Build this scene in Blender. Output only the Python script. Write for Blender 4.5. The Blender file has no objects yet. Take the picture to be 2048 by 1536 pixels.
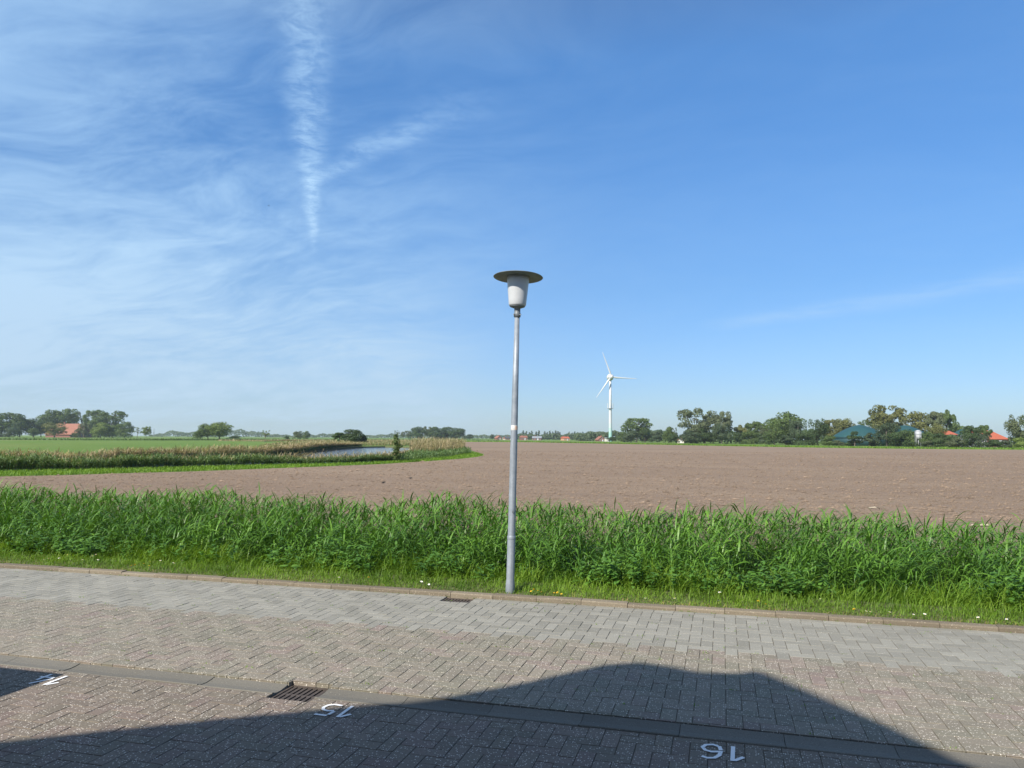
import bpy, bmesh, math, random
import numpy as np
from mathutils import Vector, Matrix, Euler
from mathutils.geometry import tessellate_polygon

R = math.radians
random.seed(7)
rng = np.random.default_rng(11)
scene = bpy.context.scene
C = scene.collection

# ------------------------------------------------------------------ camera
EYE = 1.8
YAW, PITCH, ROLL = R(15.3), math.atan(108 / 1538), 0.0065
FPX = 1538.0                       # focal length in pixels of a 2048 wide frame
fw = Vector((-math.sin(YAW) * math.cos(PITCH), math.cos(YAW) * math.cos(PITCH), math.sin(PITCH)))
r0 = Vector((math.cos(YAW), math.sin(YAW), 0))
up0 = r0.cross(fw)
rt = r0 * math.cos(ROLL) + up0 * math.sin(ROLL)
upv = rt.cross(fw)
cam_d = bpy.data.cameras.new('camera')
cam = bpy.data.objects.new('camera', cam_d)
C.objects.link(cam)
cam_d.sensor_width = 36
cam_d.lens = 36 * FPX / 2048
cam_d.clip_start = 0.05
cam_d.clip_end = 30000
cam.matrix_world = Matrix((
    (rt.x, upv.x, -fw.x, 0), (rt.y, upv.y, -fw.y, 0), (rt.z, upv.z, -fw.z, EYE), (0, 0, 0, 1)))
scene.camera = cam

# ------------------------------------------------------------------ light
SUN_EL = R(40)
SUN_H = Vector((-0.411, -0.912, 0)).normalized()      # horizontal direction towards the sun
SUN_DIR = Vector((SUN_H.x * math.cos(SUN_EL), SUN_H.y * math.cos(SUN_EL), math.sin(SUN_EL)))
SKY_STRENGTH = 0.10
sun_d = bpy.data.lights.new('sun', 'SUN')
sun_d.energy = 4.9
sun_d.angle = R(0.53)
sun_d.color = (1.0, 0.94, 0.85)
sun = bpy.data.objects.new('sun', sun_d)
C.objects.link(sun)
sun.rotation_euler = SUN_DIR.to_track_quat('Z', 'Y').to_euler()

scene.view_settings.view_transform = 'Standard'
scene.view_settings.look = 'None'
scene.view_settings.gamma = 1
scene.view_settings.exposure = 0.56
scene.render.engine = 'CYCLES'
scene.cycles.max_bounces = 6
scene.cycles.diffuse_bounces = 3
scene.cycles.glossy_bounces = 2
scene.cycles.transmission_bounces = 4
scene.cycles.transparent_max_bounces = 6
scene.cycles.volume_bounces = 1
scene.cycles.use_denoising = True


# ------------------------------------------------------------------ node helpers
class NT:
    """small helper to write node graphs as expressions"""
    def __init__(self, tree):
        self.t = tree
        self.n = tree.nodes
        self.l = tree.links

    def new(self, typ, **kw):
        n = self.n.new(typ)
        for k, v in kw.items():
            setattr(n, k, v)
        return n

    def put(self, sock, v):
        if v is None:
            return
        if hasattr(v, 'node'):
            self.l.new(v, sock)
        elif isinstance(v, (tuple, list)) and sock.type == 'RGBA' and len(v) == 3:
            sock.default_value = (*v, 1)
        else:
            sock.default_value = v

    def m(self, op, a, b=None, c=None, clamp=False):
        n = self.new('ShaderNodeMath', operation=op)
        n.use_clamp = clamp
        for i, v in enumerate((a, b, c)):
            self.put(n.inputs[i], v)
        return n.outputs[0]

    def add(self, a, b): return self.m('ADD', a, b)
    def mul(self, a, b): return self.m('MULTIPLY', a, b)
    def sub(self, a, b): return self.m('SUBTRACT', a, b)

    def v(self, op, a, b=None):
        n = self.new('ShaderNodeVectorMath', operation=op)
        self.put(n.inputs[0], a)
        if b is not None:
            self.put(n.inputs[1], b)
        return n.outputs['Value'] if op in ('DOT_PRODUCT', 'LENGTH') else n.outputs[0]

    def comb(self, x, y, z):
        n = self.new('ShaderNodeCombineXYZ')
        for i, q in enumerate((x, y, z)):
            self.put(n.inputs[i], q)
        return n.outputs[0]

    def sep(self, a):
        n = self.new('ShaderNodeSeparateXYZ')
        self.put(n.inputs[0], a)
        return n.outputs

    def noise(self, vec, scale, detail=2, rough=0.5, dist=0.0, out=0):
        n = self.new('ShaderNodeTexNoise')
        self.put(n.inputs['Vector'], vec)
        n.inputs['Scale'].default_value = scale
        n.inputs['Detail'].default_value = detail
        n.inputs['Roughness'].default_value = rough
        n.inputs['Distortion'].default_value = dist
        return n.outputs[out]

    def voro(self, vec, scale, feature='F1', out='Distance'):
        n = self.new('ShaderNodeTexVoronoi', feature=feature)
        self.put(n.inputs['Vector'], vec)
        n.inputs['Scale'].default_value = scale
        return n.outputs[out]

    def ss(self, x, lo, hi, a=0.0, b=1.0):
        n = self.new('ShaderNodeMapRange', interpolation_type='SMOOTHSTEP')
        for i, q in enumerate((x, lo, hi, a, b)):
            self.put(n.inputs[i], q)
        return n.outputs[0]

    def lin(self, x, lo, hi, a=0.0, b=1.0):
        n = self.new('ShaderNodeMapRange')
        for i, q in enumerate((x, lo, hi, a, b)):
            self.put(n.inputs[i], q)
        return n.outputs[0]

    def mix(self, f, a, b, mode='MIX'):
        n = self.new('ShaderNodeMix', data_type='RGBA', blend_type=mode)
        self.put(n.inputs[0], f)
        self.put(n.inputs[6], a)
        self.put(n.inputs[7], b)
        return n.outputs[2]

    def ramp(self, f, stops):
        n = self.new('ShaderNodeValToRGB')
        e = n.color_ramp.elements
        while len(e) < len(stops):
            e.new(0.5)
        for k, (p, c) in enumerate(stops):
            e[k].position = p
            e[k].color = (*c, 1)
        self.put(n.inputs[0], f)
        return n.outputs[0]

    def bump(self, h, strength, dist):
        n = self.new('ShaderNodeBump')
        n.inputs['Strength'].default_value = strength
        n.inputs['Distance'].default_value = dist
        self.put(n.inputs['Height'], h)
        return n.outputs[0]


# ------------------------------------------------------------------ sky
def pix_dir(px, py):
    return (fw * FPX + rt * (px - 1024) - upv * (py - 768)).normalized()


def sky_plane(px, py):
    d = pix_dir(px, py)
    return Vector((d.x / d.z, d.y / d.z, 0))


def build_world():
    w = bpy.data.worlds.new('World')
    scene.world = w
    w.use_nodes = True
    w.node_tree.nodes.clear()
    t = NT(w.node_tree)
    sky = t.new('ShaderNodeTexSky', sky_type='NISHITA')
    sky.sun_disc = False
    sky.sun_elevation = SUN_EL
    sky.sun_rotation = math.atan2(SUN_H.x, SUN_H.y)
    sky.altitude = 0
    sky.air_density = 1.0
    sky.dust_density = 0.4
    sky.ozone_density = 2.5
    hsv = t.new('ShaderNodeHueSaturation')
    hsv.inputs['Hue'].default_value = 0.503
    hsv.inputs['Saturation'].default_value = 1.0
    hsv.inputs['Value'].default_value = 1.0
    t.put(hsv.inputs['Color'], sky.outputs[0])
    tc = t.new('ShaderNodeTexCoord').outputs['Generated']
    x, y, z = t.sep(tc)
    # clear, dry spring air: less white towards the horizon than the standard atmosphere
    deep = t.ramp(z, [(0.0, (0.40, 0.49, 0.66)), (0.07, (0.38, 0.50, 0.68)), (0.19, (0.36, 0.56, 0.73)), (0.45, (0.44, 0.77, 0.98)), (0.8, (0.80, 0.70, 0.64))])
    col = t.v('MULTIPLY', t.v('MULTIPLY', hsv.outputs[0], deep), (1.26, 1.26, 1.29))
    zz = t.m('MAXIMUM', z, 0.02)
    p = t.comb(t.m('DIVIDE', x, zz), t.m('DIVIDE', y, zz), 0.0)
    # high thin cirrus, thickening towards one side of the sky
    rr = Vector((math.cos(YAW), math.sin(YAW), 0))
    ff = Vector((-math.sin(YAW), math.cos(YAW), 0))
    q = t.v('DOT_PRODUCT', p, tuple(rr))
    s = t.v('DOT_PRODUCT', p, tuple(ff))
    z2 = t.add(t.m('MAXIMUM', z, 0.0), 0.22)
    pc = t.comb(t.m('DIVIDE', x, z2), t.m('DIVIDE', y, z2), 0.0)
    warp = t.noise(pc, 0.8, 3, 0.55, 0, 1)
    wp = t.v('ADD', pc, t.v('MULTIPLY', t.v('SUBTRACT', warp, (0.5, 0.5, 0.5)), (0.9, 0.9, 0)))
    rot = t.new('ShaderNodeMapping')
    rot.inputs['Rotation'].default_value = (0, 0, R(20))
    rot.inputs['Scale'].default_value = (0.8, 1.5, 1)
    t.put(rot.inputs['Vector'], wp)
    big = t.noise(rot.outputs[0], 0.9, 3, 0.5)
    fine = t.noise(rot.outputs[0], 6.5, 7, 0.62, 0.2)
    cover = t.ss(t.add(q, t.mul(s, 0.05)), 0.7, -1.5)
    cir = t.mul(t.ss(t.add(big, t.mul(t.sub(fine, 0.5), 0.62)), 0.24, 0.76), t.add(t.mul(cover, 0.60), 0.05))
    low = t.ss(t.add(z, t.mul(t.sub(t.noise(rot.outputs[0], 1.6, 4, 0.55), 0.5), 0.22)), 0.40, 0.06)
    veil = t.mul(low, t.add(t.mul(t.ss(q, 1.8, -2.8), 0.36), 0.05))
    def trail(a, b, w0, k, fade0, fade1, dens, soft, freq, last=0.45):
        A = sky_plane(*a)
        B = sky_plane(*b)
        L = (B - A).length
        td = (B - A) / L
        nd = Vector((-td.y, td.x, 0))
        rel = t.v('SUBTRACT', p, tuple(A))
        tt = t.v('DOT_PRODUCT', rel, tuple(td))
        sd = t.v('DOT_PRODUCT', rel, tuple(nd))
        wob = t.sub(t.noise(p, freq * 0.45, 2, 0.5), 0.5)
        wid = t.m('MAXIMUM', t.add(t.mul(tt, k), w0), 0.004)
        sd = t.add(sd, t.mul(t.mul(wob, wid), 0.9))
        prof = t.m('POWER', t.ss(t.m('DIVIDE', t.m('ABSOLUTE', sd), wid), 1.0, 0.0), 1.4)
        fea = t.comb(t.mul(sd, freq * 1.3), t.mul(tt, freq * 1.3), 0)
        tex = t.ss(t.noise(fea, 1.0, 7, 0.68, 0.3), soft, soft + 0.42)
        ends = t.mul(t.ss(tt, 0, fade0), t.lin(tt, L * fade1, L * 1.1, 1.0, last))
        return t.mul(t.mul(t.mul(prof, t.add(t.mul(tex, 0.85), 0.15)), ends), dens)

    tr1 = trail((627, 512), (606, -60), 0.018, 0.044, 0.7, 0.5, 0.58, 0.30, 11.0, 0.6)
    tr2 = trail((585, 385), (950, 195), 0.05, 0.12, 0.2, 0.7, 0.36, 0.28, 8.0, 0.0)
    tr3 = trail((1380, 665), (2250, 520), 0.45, 0.06, 1.0, 0.9, 0.25, 0.22, 2.6, 0.6)
    a = t.m('MINIMUM', t.add(t.add(t.add(cir, veil), t.add(tr1, tr2)), tr3), 0.9)
    a = t.mul(a, t.ss(z, -0.01, 0.03))
    white = t.mix(t.ss(z, 0.0, 0.35), (3.7, 4.9, 6.1), (3.7, 5.5, 7.4))
    col = t.mix(a, col, white)
    bg = t.new('ShaderNodeBackground')
    bg.inputs['Strength'].default_value = SKY_STRENGTH
    t.put(bg.inputs['Color'], col)
    out = t.new('ShaderNodeOutputWorld')
    t.l.new(bg.outputs[0], out.inputs['Surface'])


build_world()


# ------------------------------------------------------------------ projection helpers
def hor(px):
    return 876.0 + ROLL * (px - 1024)


def gp(px, py, z=0.0):
    """world point on the plane z under the pixel of the photograph"""
    d = pix_dir(px, py)
    k = (z - EYE) / d.z
    return Vector((d.x * k, d.y * k, z))


def at(px, dist, z=0.0):
    """world point at depth dist in the column px"""
    x = (px - 1024) / FPX * dist
    return Vector((r0.x * x + -math.sin(YAW) * dist, r0.y * x + math.cos(YAW) * dist, z))


def zat(px, py, dist):
    return EYE + (hor(px) - py) * dist / FPX


def project(p):
    d = Vector(p) - Vector((0, 0, EYE))
    k = d.dot(fw)
    if k < 0.1:
        return None
    return 1024 + FPX * d.dot(rt) / k, 768 - FPX * d.dot(upv) / k, k


# ------------------------------------------------------------------ mesh helpers
def obj(name, me, mat=None, parent=None, loc=None, rz=None):
    o = bpy.data.objects.new(name, me)
    C.objects.link(o)
    if mat is not None and me is not None and not me.materials:
        me.materials.append(mat)
    if parent is not None:
        o.parent = parent
    if loc is not None:
        o.location = loc
    if rz is not None:
        o.rotation_euler = (0, 0, rz)
    return o


def tag(o, label=None, cat=None, group=None, kind=None):
    if label:
        o['label'] = label
    if cat:
        o['category'] = cat
    if group:
        o['group'] = group
    if kind:
        o['kind'] = kind
    return o


def empty(name, loc=(0, 0, 0), rz=0.0):
    o = bpy.data.objects.new(name, None)
    o.empty_display_size = 0.2
    C.objects.link(o)
    o.location = loc
    o.rotation_euler = (0, 0, rz)
    return o


def mesh_np(name, verts, faces, smooth=False):
    """verts (N,3); faces (M,k) array of k-gons"""
    me = bpy.data.meshes.new(name)
    verts = np.asarray(verts, np.float32)
    faces = np.asarray(faces, np.int32)
    m, k = faces.shape
    me.vertices.add(len(verts))
    me.vertices.foreach_set('co', verts.ravel())
    me.loops.add(m * k)
    me.loops.foreach_set('vertex_index', faces.ravel())
    me.polygons.add(m)
    me.polygons.foreach_set('loop_start', np.arange(0, m * k, k, dtype=np.int32))
    me.polygons.foreach_set('use_smooth', np.full(m, smooth, dtype=bool))
    me.update(calc_edges=True)
    return me


class MB:
    def __init__(self):
        self.v = []
        self.f = []
        self.s = []

    def quad(self, *pts, smooth=False):
        b = len(self.v)
        self.v += [tuple(p) for p in pts]
        self.f.append(tuple(range(b, b + len(pts))))
        self.s.append(smooth)

    def box(self, x0, x1, y0, y1, z0, z1, M=None):
        b = len(self.v)
        pts = [(x, y, z) for z in (z0, z1) for y in (y0, y1) for x in (x0, x1)]
        if M is not None:
            pts = [tuple(M @ Vector(p)) for p in pts]
        self.v += pts
        for f in ((0, 2, 3, 1), (4, 5, 7, 6), (0, 1, 5, 4), (2, 6, 7, 3), (0, 4, 6, 2), (1, 3, 7, 5)):
            self.f.append(tuple(b + i for i in f))
            self.s.append(False)
        return self

    def lathe(self, prof, n=24, axis=None, cap=True, smooth=True):
        """prof list of (r, z) bottom to top"""
        b = len(self.v)
        for r, z in prof:
            for i in range(n):
                a = 2 * math.pi * i / n
                self.v.append((r * math.cos(a), r * math.sin(a), z))
        for j in range(len(prof) - 1):
            for i in range(n):
                i2 = (i + 1) % n
                self.f.append((b + j * n + i, b + j * n + i2, b + (j + 1) * n + i2, b + (j + 1) * n + i))
                self.s.append(smooth)
        if cap:
            self.f.append(tuple(b + i for i in reversed(range(n))))
            self.s.append(False)
            e = b + (len(prof) - 1) * n
            self.f.append(tuple(e + i for i in range(n)))
            self.s.append(False)
        return self

    def tube(self, pts, rads, n=6):
        b = len(self.v)
        pts = [Vector(p) for p in pts]
        for i, p in enumerate(pts):
            d = (pts[min(i + 1, len(pts) - 1)] - pts[max(i - 1, 0)]).normalized()
            a = d.orthogonal().normalized()
            c = d.cross(a)
            for k in range(n):
                t = 2 * math.pi * k / n
                self.v.append(tuple(p + (a * math.cos(t) + c * math.sin(t)) * rads[i]))
        for j in range(len(pts) - 1):
            for k in range(n):
                k2 = (k + 1) % n
                self.f.append((b + j * n + k, b + j * n + k2, b + (j + 1) * n + k2, b + (j + 1) * n + k))
                self.s.append(True)
        e = b + (len(pts) - 1) * n
        self.f.append(tuple(b + k for k in reversed(range(n))))
        self.f.append(tuple(e + k for k in range(n)))
        self.s += [False, False]
        return self

    def prism(self, prof, y0, y1):
        """profile of (x, z) points extruded along y"""
        n = len(prof)
        b = len(self.v)
        self.v += [(x, y0, z) for x, z in prof] + [(x, y1, z) for x, z in prof]
        self.f.append(tuple(b + i for i in range(n)))
        self.f.append(tuple(b + n + i for i in reversed(range(n))))
        self.s += [False, False]
        for i in range(n):
            j = (i + 1) % n
            self.f.append((b + i, b + n + i, b + n + j, b + j))
            self.s.append(False)
        return self

    def mesh(self, name, M=None):
        me = bpy.data.meshes.new(name)
        me.from_pydata(self.v, [], self.f)
        me.polygons.foreach_set('use_smooth', self.s)
        bm = bmesh.new()
        bm.from_mesh(me)
        bmesh.ops.recalc_face_normals(bm, faces=bm.faces)
        bm.to_mesh(me)
        bm.free()
        me.update()
        return me

    def build(self, name, mat, parent=None, loc=None, rz=None):
        return obj(name, self.mesh(name), mat, parent, loc, rz)


def in_poly(pts, poly):
    x, y = pts[:, 0], pts[:, 1]
    inside = np.zeros(len(pts), bool)
    n = len(poly)
    for i in range(n):
        x1, y1 = poly[i][0], poly[i][1]
        x2, y2 = poly[(i + 1) % n][0], poly[(i + 1) % n][1]
        c = ((y1 > y) != (y2 > y)) & (x < (x2 - x1) * (y - y1) / (y2 - y1 + 1e-12) + x1)
        inside ^= c
    return inside


def sample_poly(poly, n):
    a = np.array([(p[0], p[1]) for p in poly])
    lo, hi = a.min(0), a.max(0)
    out = np.zeros((0, 2))
    while len(out) < n:
        p = rng.uniform(lo, hi, (max(n * 2, 1000), 2))
        out = np.vstack((out, p[in_poly(p, poly)]))
    return out[:n]


def blades(root, az, length, width, e0, bend, seg=4, wpow=0.8):
    """curved tapering leaf blades. root (N,3); az heading; e0 start elevation; bend total fall in radians"""
    n = len(root)
    V = np.zeros((n, 2 * seg + 1, 3), np.float32)
    pos = root.astype(float).copy()
    side = np.stack((-np.sin(az), np.cos(az), np.zeros(n)), 1)
    tw = rng.normal(0, 0.5, n)
    for j in range(seg + 1):
        s = j / seg
        if j < seg:
            w = width * (0.55 + 0.9 * s) if s < 0.4 else width * (1 - ((s - 0.4) / 0.6) ** 1.5)
            w = w * 0.5
            sd = side.copy()
            sd[:, 2] = np.sin(tw) * 0.5
            V[:, 2 * j] = pos - sd * w[:, None]
            V[:, 2 * j + 1] = pos + sd * w[:, None]
        else:
            V[:, 2 * seg] = pos
        e = e0 - bend * ((j + 0.5) / seg) ** 1.2
        step = length / seg
        pos = pos + np.stack((np.cos(az) * np.cos(e), np.sin(az) * np.cos(e), np.sin(e)), 1) * step[:, None]
    base = (np.arange(n) * (2 * seg + 1))[:, None]
    tris = []
    for j in range(seg - 1):
        tris.append(base + np.array([2 * j, 2 * j + 1, 2 * j + 3]))
        tris.append(base + np.array([2 * j, 2 * j + 3, 2 * j + 2]))
    tris.append(base + np.array([2 * seg - 2, 2 * seg - 1, 2 * seg]))
    return V.reshape(-1, 3), np.concatenate(tris)


def merge_np(parts):
    vs, fs, off = [], [], 0
    for v, f in parts:
        vs.append(v)
        fs.append(f + off)
        off += len(v)
    return np.concatenate(vs), np.concatenate(fs)


# ------------------------------------------------------------------ materials
def mat_new(name):
    m = bpy.data.materials.new(name)
    m.use_nodes = True
    m.node_tree.nodes.clear()
    t = NT(m.node_tree)
    out = t.new('ShaderNodeOutputMaterial')
    b = t.new('ShaderNodeBsdfPrincipled')
    t.l.new(b.outputs[0], out.inputs['Surface'])
    return m, t, b, out


def pos(t):
    return t.new('ShaderNodeNewGeometry').outputs['Position']


def plain(name, col, rough=0.7, metal=0.0, vary=0.12, scale=6.0, bump=0.0, spec=0.5):
    m, t, b, _ = mat_new(name)
    p = t.new('ShaderNodeTexCoord').outputs['Object']
    n = t.noise(p, scale, 4, 0.6)
    lo = tuple(c * (1 - vary) for c in col)
    hi = tuple(min(1, c * (1 + vary)) for c in col)
    t.put(b.inputs['Base Color'], t.mix(t.lin(n, 0.3, 0.7), lo, hi))
    b.inputs['Roughness'].default_value = rough
    b.inputs['Metallic'].default_value = metal
    b.inputs['Specular IOR Level'].default_value = spec
    if bump:
        t.put(b.inputs['Normal'], t.bump(t.noise(p, scale * 6, 4, 0.6), 0.5, bump))
    return m


def leafy(name, cols, rough=0.5, trans=0.35, spec=0.4, use_color=False, tipvar=0.0):
    """leaf material: cols is a list of colours spread over the single leaves"""
    m, t, b, out = mat_new(name)
    g = t.new('ShaderNodeNewGeometry')
    rnd = g.outputs['Random Per Island']
    n = len(cols)
    col = t.ramp(rnd, [((i + 0.5) / n, c) for i, c in enumerate(cols)])
    if use_color:
        oi = t.new('ShaderNodeObjectInfo')
        col = t.mix(1.0, oi.outputs['Color'], t.mix(rnd, (0.72, 0.74, 0.7), (1.3, 1.25, 1.2)), 'MULTIPLY')
    else:
        pn = t.lin(t.noise(g.outputs['Position'], 1.1, 4, 0.6), 0.3, 0.7)
        col = t.mix(1.0, col, t.mix(pn, (0.62, 0.68, 0.66), (1.38, 1.28, 1.15)), 'MULTIPLY')
    t.put(b.inputs['Base Color'], col)
    b.inputs['Roughness'].default_value = rough
    b.inputs['Specular IOR Level'].default_value = spec
    tr = t.new('ShaderNodeBsdfTranslucent')
    t.put(tr.inputs['Color'], t.mix(1.0, col, (1.25, 1.2, 0.6), 'MULTIPLY'))
    mx = t.new('ShaderNodeMixShader')
    mx.inputs[0].default_value = trans
    t.l.new(b.outputs[0], mx.inputs[1])
    t.l.new(tr.outputs[0], mx.inputs[2])
    t.l.new(mx.outputs[0], out.inputs['Surface'])
    return m


def brick_mat(name, palette, speck, speck_amt, bump):
    m, t, b, _ = mat_new(name)
    g = t.new('ShaderNodeNewGeometry')
    P = g.outputs['Position']
    oi = t.new('ShaderNodeObjectInfo')
    rnd = t.m('FRACT', t.add(oi.outputs['Random'], t.mul(g.outputs['Random Per Island'], 7.31)))
    patch = t.noise(P, 0.9, 3, 0.55)
    f = t.m('ADD', t.mul(patch, 0.75), t.mul(t.sub(rnd, 0.5), 0.42), clamp=True)
    n = len(palette)
    col = t.ramp(f, [(0.2 + 0.55 * i / (n - 1), c) for i, c in enumerate(palette)])
    tone = t.lin(t.m('FRACT', t.mul(rnd, 13.7)), 0, 1, 0.90, 1.09)
    col = t.v('MULTIPLY', col, t.comb(tone, tone, tone))
    grit = t.noise(P, 130, 3, 0.65)
    col = t.mix(t.lin(grit, 0.32, 0.68, 0.0, 0.75), col, t.v('MULTIPLY', col, (0.5, 0.5, 0.52)))
    fl = t.voro(P, 78, 'F1')
    cell = t.sep(t.voro(P, 78, 'F1', 'Color'))[0]
    fleck = t.mul(t.ss(fl, 0.42, 0.18), t.ss(cell, 1 - speck_amt, 1 - speck_amt + 0.05))
    col = t.mix(fleck, col, speck)
    stain = t.ss(t.noise(P, 2.3, 5, 0.65), 0.56, 0.78)
    col = t.mix(t.mul(stain, 0.35), col, t.v('MULTIPLY', col, (0.6, 0.6, 0.55)))
    t.put(b.inputs['Base Color'], col)
    b.inputs['Roughness'].default_value = 0.78
    b.inputs['Specular IOR Level'].default_value = 0.35
    h = t.add(t.mul(grit, 0.6), t.mul(t.ss(fl, 0.5, 0.1), 0.5))
    t.put(b.inputs['Normal'], t.bump(h, 0.6, bump))
    return m


M = {}
M['clinker'] = brick_mat('clinker', [(0.235, 0.215, 0.160), (0.255, 0.225, 0.172), (0.270, 0.235, 0.180), (0.268, 0.215, 0.175), (0.262, 0.198, 0.170)], (0.68, 0.63, 0.54), 0.34, 0.0035)
M['bayclinker'] = brick_mat('bay_clinker', [(0.208, 0.176, 0.132), (0.218, 0.180, 0.138), (0.226, 0.180, 0.142), (0.23, 0.174, 0.142), (0.228, 0.160, 0.138)], (0.68, 0.63, 0.55), 0.36, 0.0035)
M['lightbrick'] = brick_mat('light_brick', [(0.275, 0.262, 0.215), (0.30, 0.286, 0.238), (0.318, 0.304, 0.252), (0.322, 0.304, 0.256)], (0.5, 0.48, 0.42), 0.10, 0.0016)
M['concrete'] = brick_mat('gutter_concrete', [(0.165, 0.152, 0.122), (0.185, 0.172, 0.14), (0.20, 0.186, 0.152)], (0.3, 0.28, 0.23), 0.06, 0.001)
M['kerb'] = brick_mat('kerb_concrete', [(0.19, 0.155, 0.105), (0.235, 0.195, 0.135), (0.275, 0.232, 0.165)], (0.42, 0.36, 0.27), 0.14, 0.002)


def grout_mat():
    m, t, b, _ = mat_new('joint_sand')
    P = pos(t)
    n = t.noise(P, 3.0, 4, 0.6)
    moss = t.ss(t.noise(P, 7, 4, 0.7), 0.5, 0.7)
    col = t.mix(n, (0.075, 0.064, 0.045), (0.12, 0.102, 0.074))
    col = t.mix(t.mul(moss, 0.6), col, (0.055, 0.065, 0.025))
    t.put(b.inputs['Base Color'], col)
    b.inputs['Roughness'].default_value = 0.95
    t.put(b.inputs['Normal'], t.bump(t.noise(P, 150, 3, 0.6), 0.6, 0.003))
    return m


M['grout'] = grout_mat()


def meadow_mat():
    m, t, b, _ = mat_new('meadow')
    P = pos(t)
    big = t.noise(P, 0.018, 4, 0.6)
    mid = t.noise(P, 0.25, 5, 0.65)
    fine = t.noise(P, 3.0, 4, 0.7)
    col = t.mix(t.lin(mid, 0.3, 0.7), (0.105, 0.180, 0.030), (0.14, 0.225, 0.042))
    col = t.mix(t.ss(big, 0.42, 0.68), col, (0.18, 0.225, 0.058))
    col = t.mix(t.lin(fine, 0.3, 0.72, 0, 0.45), col, (0.075, 0.13, 0.024))
    t.put(b.inputs['Base Color'], col)
    b.inputs['Roughness'].default_value = 0.9
    b.inputs['Specular IOR Level'].default_value = 0.2
    t.put(b.inputs['Normal'], t.bump(t.add(fine, t.noise(P, 14, 3, 0.6)), 0.7, 0.12))
    return m


def soil_mat():
    m, t, b, _ = mat_new('tilled_soil')
    P = pos(t)
    x, y, z = t.sep(P)
    # tine lines run along the road direction
    ang = R(4)
    v = t.add(t.mul(x, math.sin(ang)), t.mul(y, math.cos(ang)))
    u = t.sub(t.mul(x, math.cos(ang)), t.mul(y, math.sin(ang)))
    st = t.comb(t.mul(u, 0.10), t.mul(v, 1.6), 0)
    lines = t.noise(st, 1.6, 5, 0.65, 0.4)
    big = t.noise(P, 0.06, 4, 0.6)
    mid = t.noise(P, 1.1, 5, 0.7)
    fine = t.noise(P, 9, 5, 0.7)
    col = t.mix(t.lin(big, 0.35, 0.65), (0.245, 0.178, 0.124), (0.305, 0.228, 0.158))
    col = t.mix(t.lin(lines, 0.35, 0.7, 0, 0.45), col, (0.205, 0.148, 0.104))
    band = t.noise(t.comb(t.mul(u, 0.012), t.mul(v, 0.16), 0), 1.0, 4, 0.6)
    col = t.mix(t.ss(band, 0.50, 0.66, 0, 0.5), col, (0.205, 0.150, 0.112))
    col = t.mix(t.ss(band, 0.46, 0.34, 0, 0.35), col, (0.335, 0.255, 0.180))
    col = t.mix(t.lin(fine, 0.35, 0.7, 0, 0.55), col, (0.165, 0.118, 0.086))
    pale = t.ss(t.noise(P, 5.5, 3, 0.6), 0.66, 0.74)
    col = t.mix(t.mul(pale, 0.3), col, (0.33, 0.265, 0.195))
    t.put(b.inputs['Base Color'], col)
    b.inputs['Roughness'].default_value = 0.95
    b.inputs['Specular IOR Level'].default_value = 0.15
    h = t.add(t.add(t.mul(mid, 0.9), t.mul(fine, 0.6)), t.mul(lines, 0.8))
    t.put(b.inputs['Normal'], t.bump(h, 0.85, 0.11))
    return m


def verge_mat():
    m, t, b, _ = mat_new('verge_soil')
    P = pos(t)
    n = t.noise(P, 6, 5, 0.7)
    col = t.mix(n, (0.075, 0.085, 0.03), (0.14, 0.15, 0.055))
    t.put(b.inputs['Base Color'], col)
    b.inputs['Roughness'].default_value = 0.95
    t.put(b.inputs['Normal'], t.bump(t.noise(P, 60, 4, 0.7), 0.7, 0.02))
    return m


def water_mat():
    m, t, b, _ = mat_new('pond_water')
    P = pos(t)
    b.inputs['Base Color'].default_value = (0.04, 0.06, 0.13, 1)
    b.inputs['Roughness'].default_value = 0.06
    b.inputs['IOR'].default_value = 1.33
    w = t.add(t.noise(P, 1.4, 4, 0.6), t.mul(t.noise(P, 5, 3, 0.6), 0.4))
    t.put(b.inputs['Normal'], t.bump(w, 0.5, 0.06))
    return m


def galv_mat():
    m, t, b, _ = mat_new('galvanised_steel')
    p = t.new('ShaderNodeTexCoord').outputs['Object']
    n = t.noise(p, 14, 5, 0.65)
    x, y, z = t.sep(p)
    streak = t.noise(t.comb(t.mul(x, 60), t.mul(y, 60), t.mul(z, 2.5)), 1, 4, 0.6)
    col = t.mix(t.lin(n, 0.3, 0.7), (0.215, 0.245, 0.275), (0.32, 0.35, 0.38))
    col = t.mix(t.lin(streak, 0.45, 0.75, 0, 0.55), col, (0.16, 0.18, 0.195))
    t.put(b.inputs['Base Color'], col)
    b.inputs['Metallic'].default_value = 0.25
    b.inputs['Roughness'].default_value = 0.55
    return m


def paint_mat():
    m, t, b, out = mat_new('worn_road_paint')
    P = pos(t)
    t.put(b.inputs['Base Color'], t.mix(t.noise(P, 40, 4, 0.6), (0.76, 0.76, 0.75), (0.90, 0.90, 0.88)))
    b.inputs['Roughness'].default_value = 0.7
    tr = t.new('ShaderNodeBsdfTransparent')
    mx = t.new('ShaderNodeMixShader')
    wear = t.ss(t.add(t.mul(t.noise(P, 22, 5, 0.7), 0.7), t.mul(t.noise(P, 110, 3, 0.7), 0.3)), 0.585, 0.65)
    t.put(mx.inputs[0], wear)
    t.l.new(b.outputs[0], mx.inputs[1])
    t.l.new(tr.outputs[0], mx.inputs[2])
    t.l.new(mx.outputs[0], out.inputs['Surface'])
    return m


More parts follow.
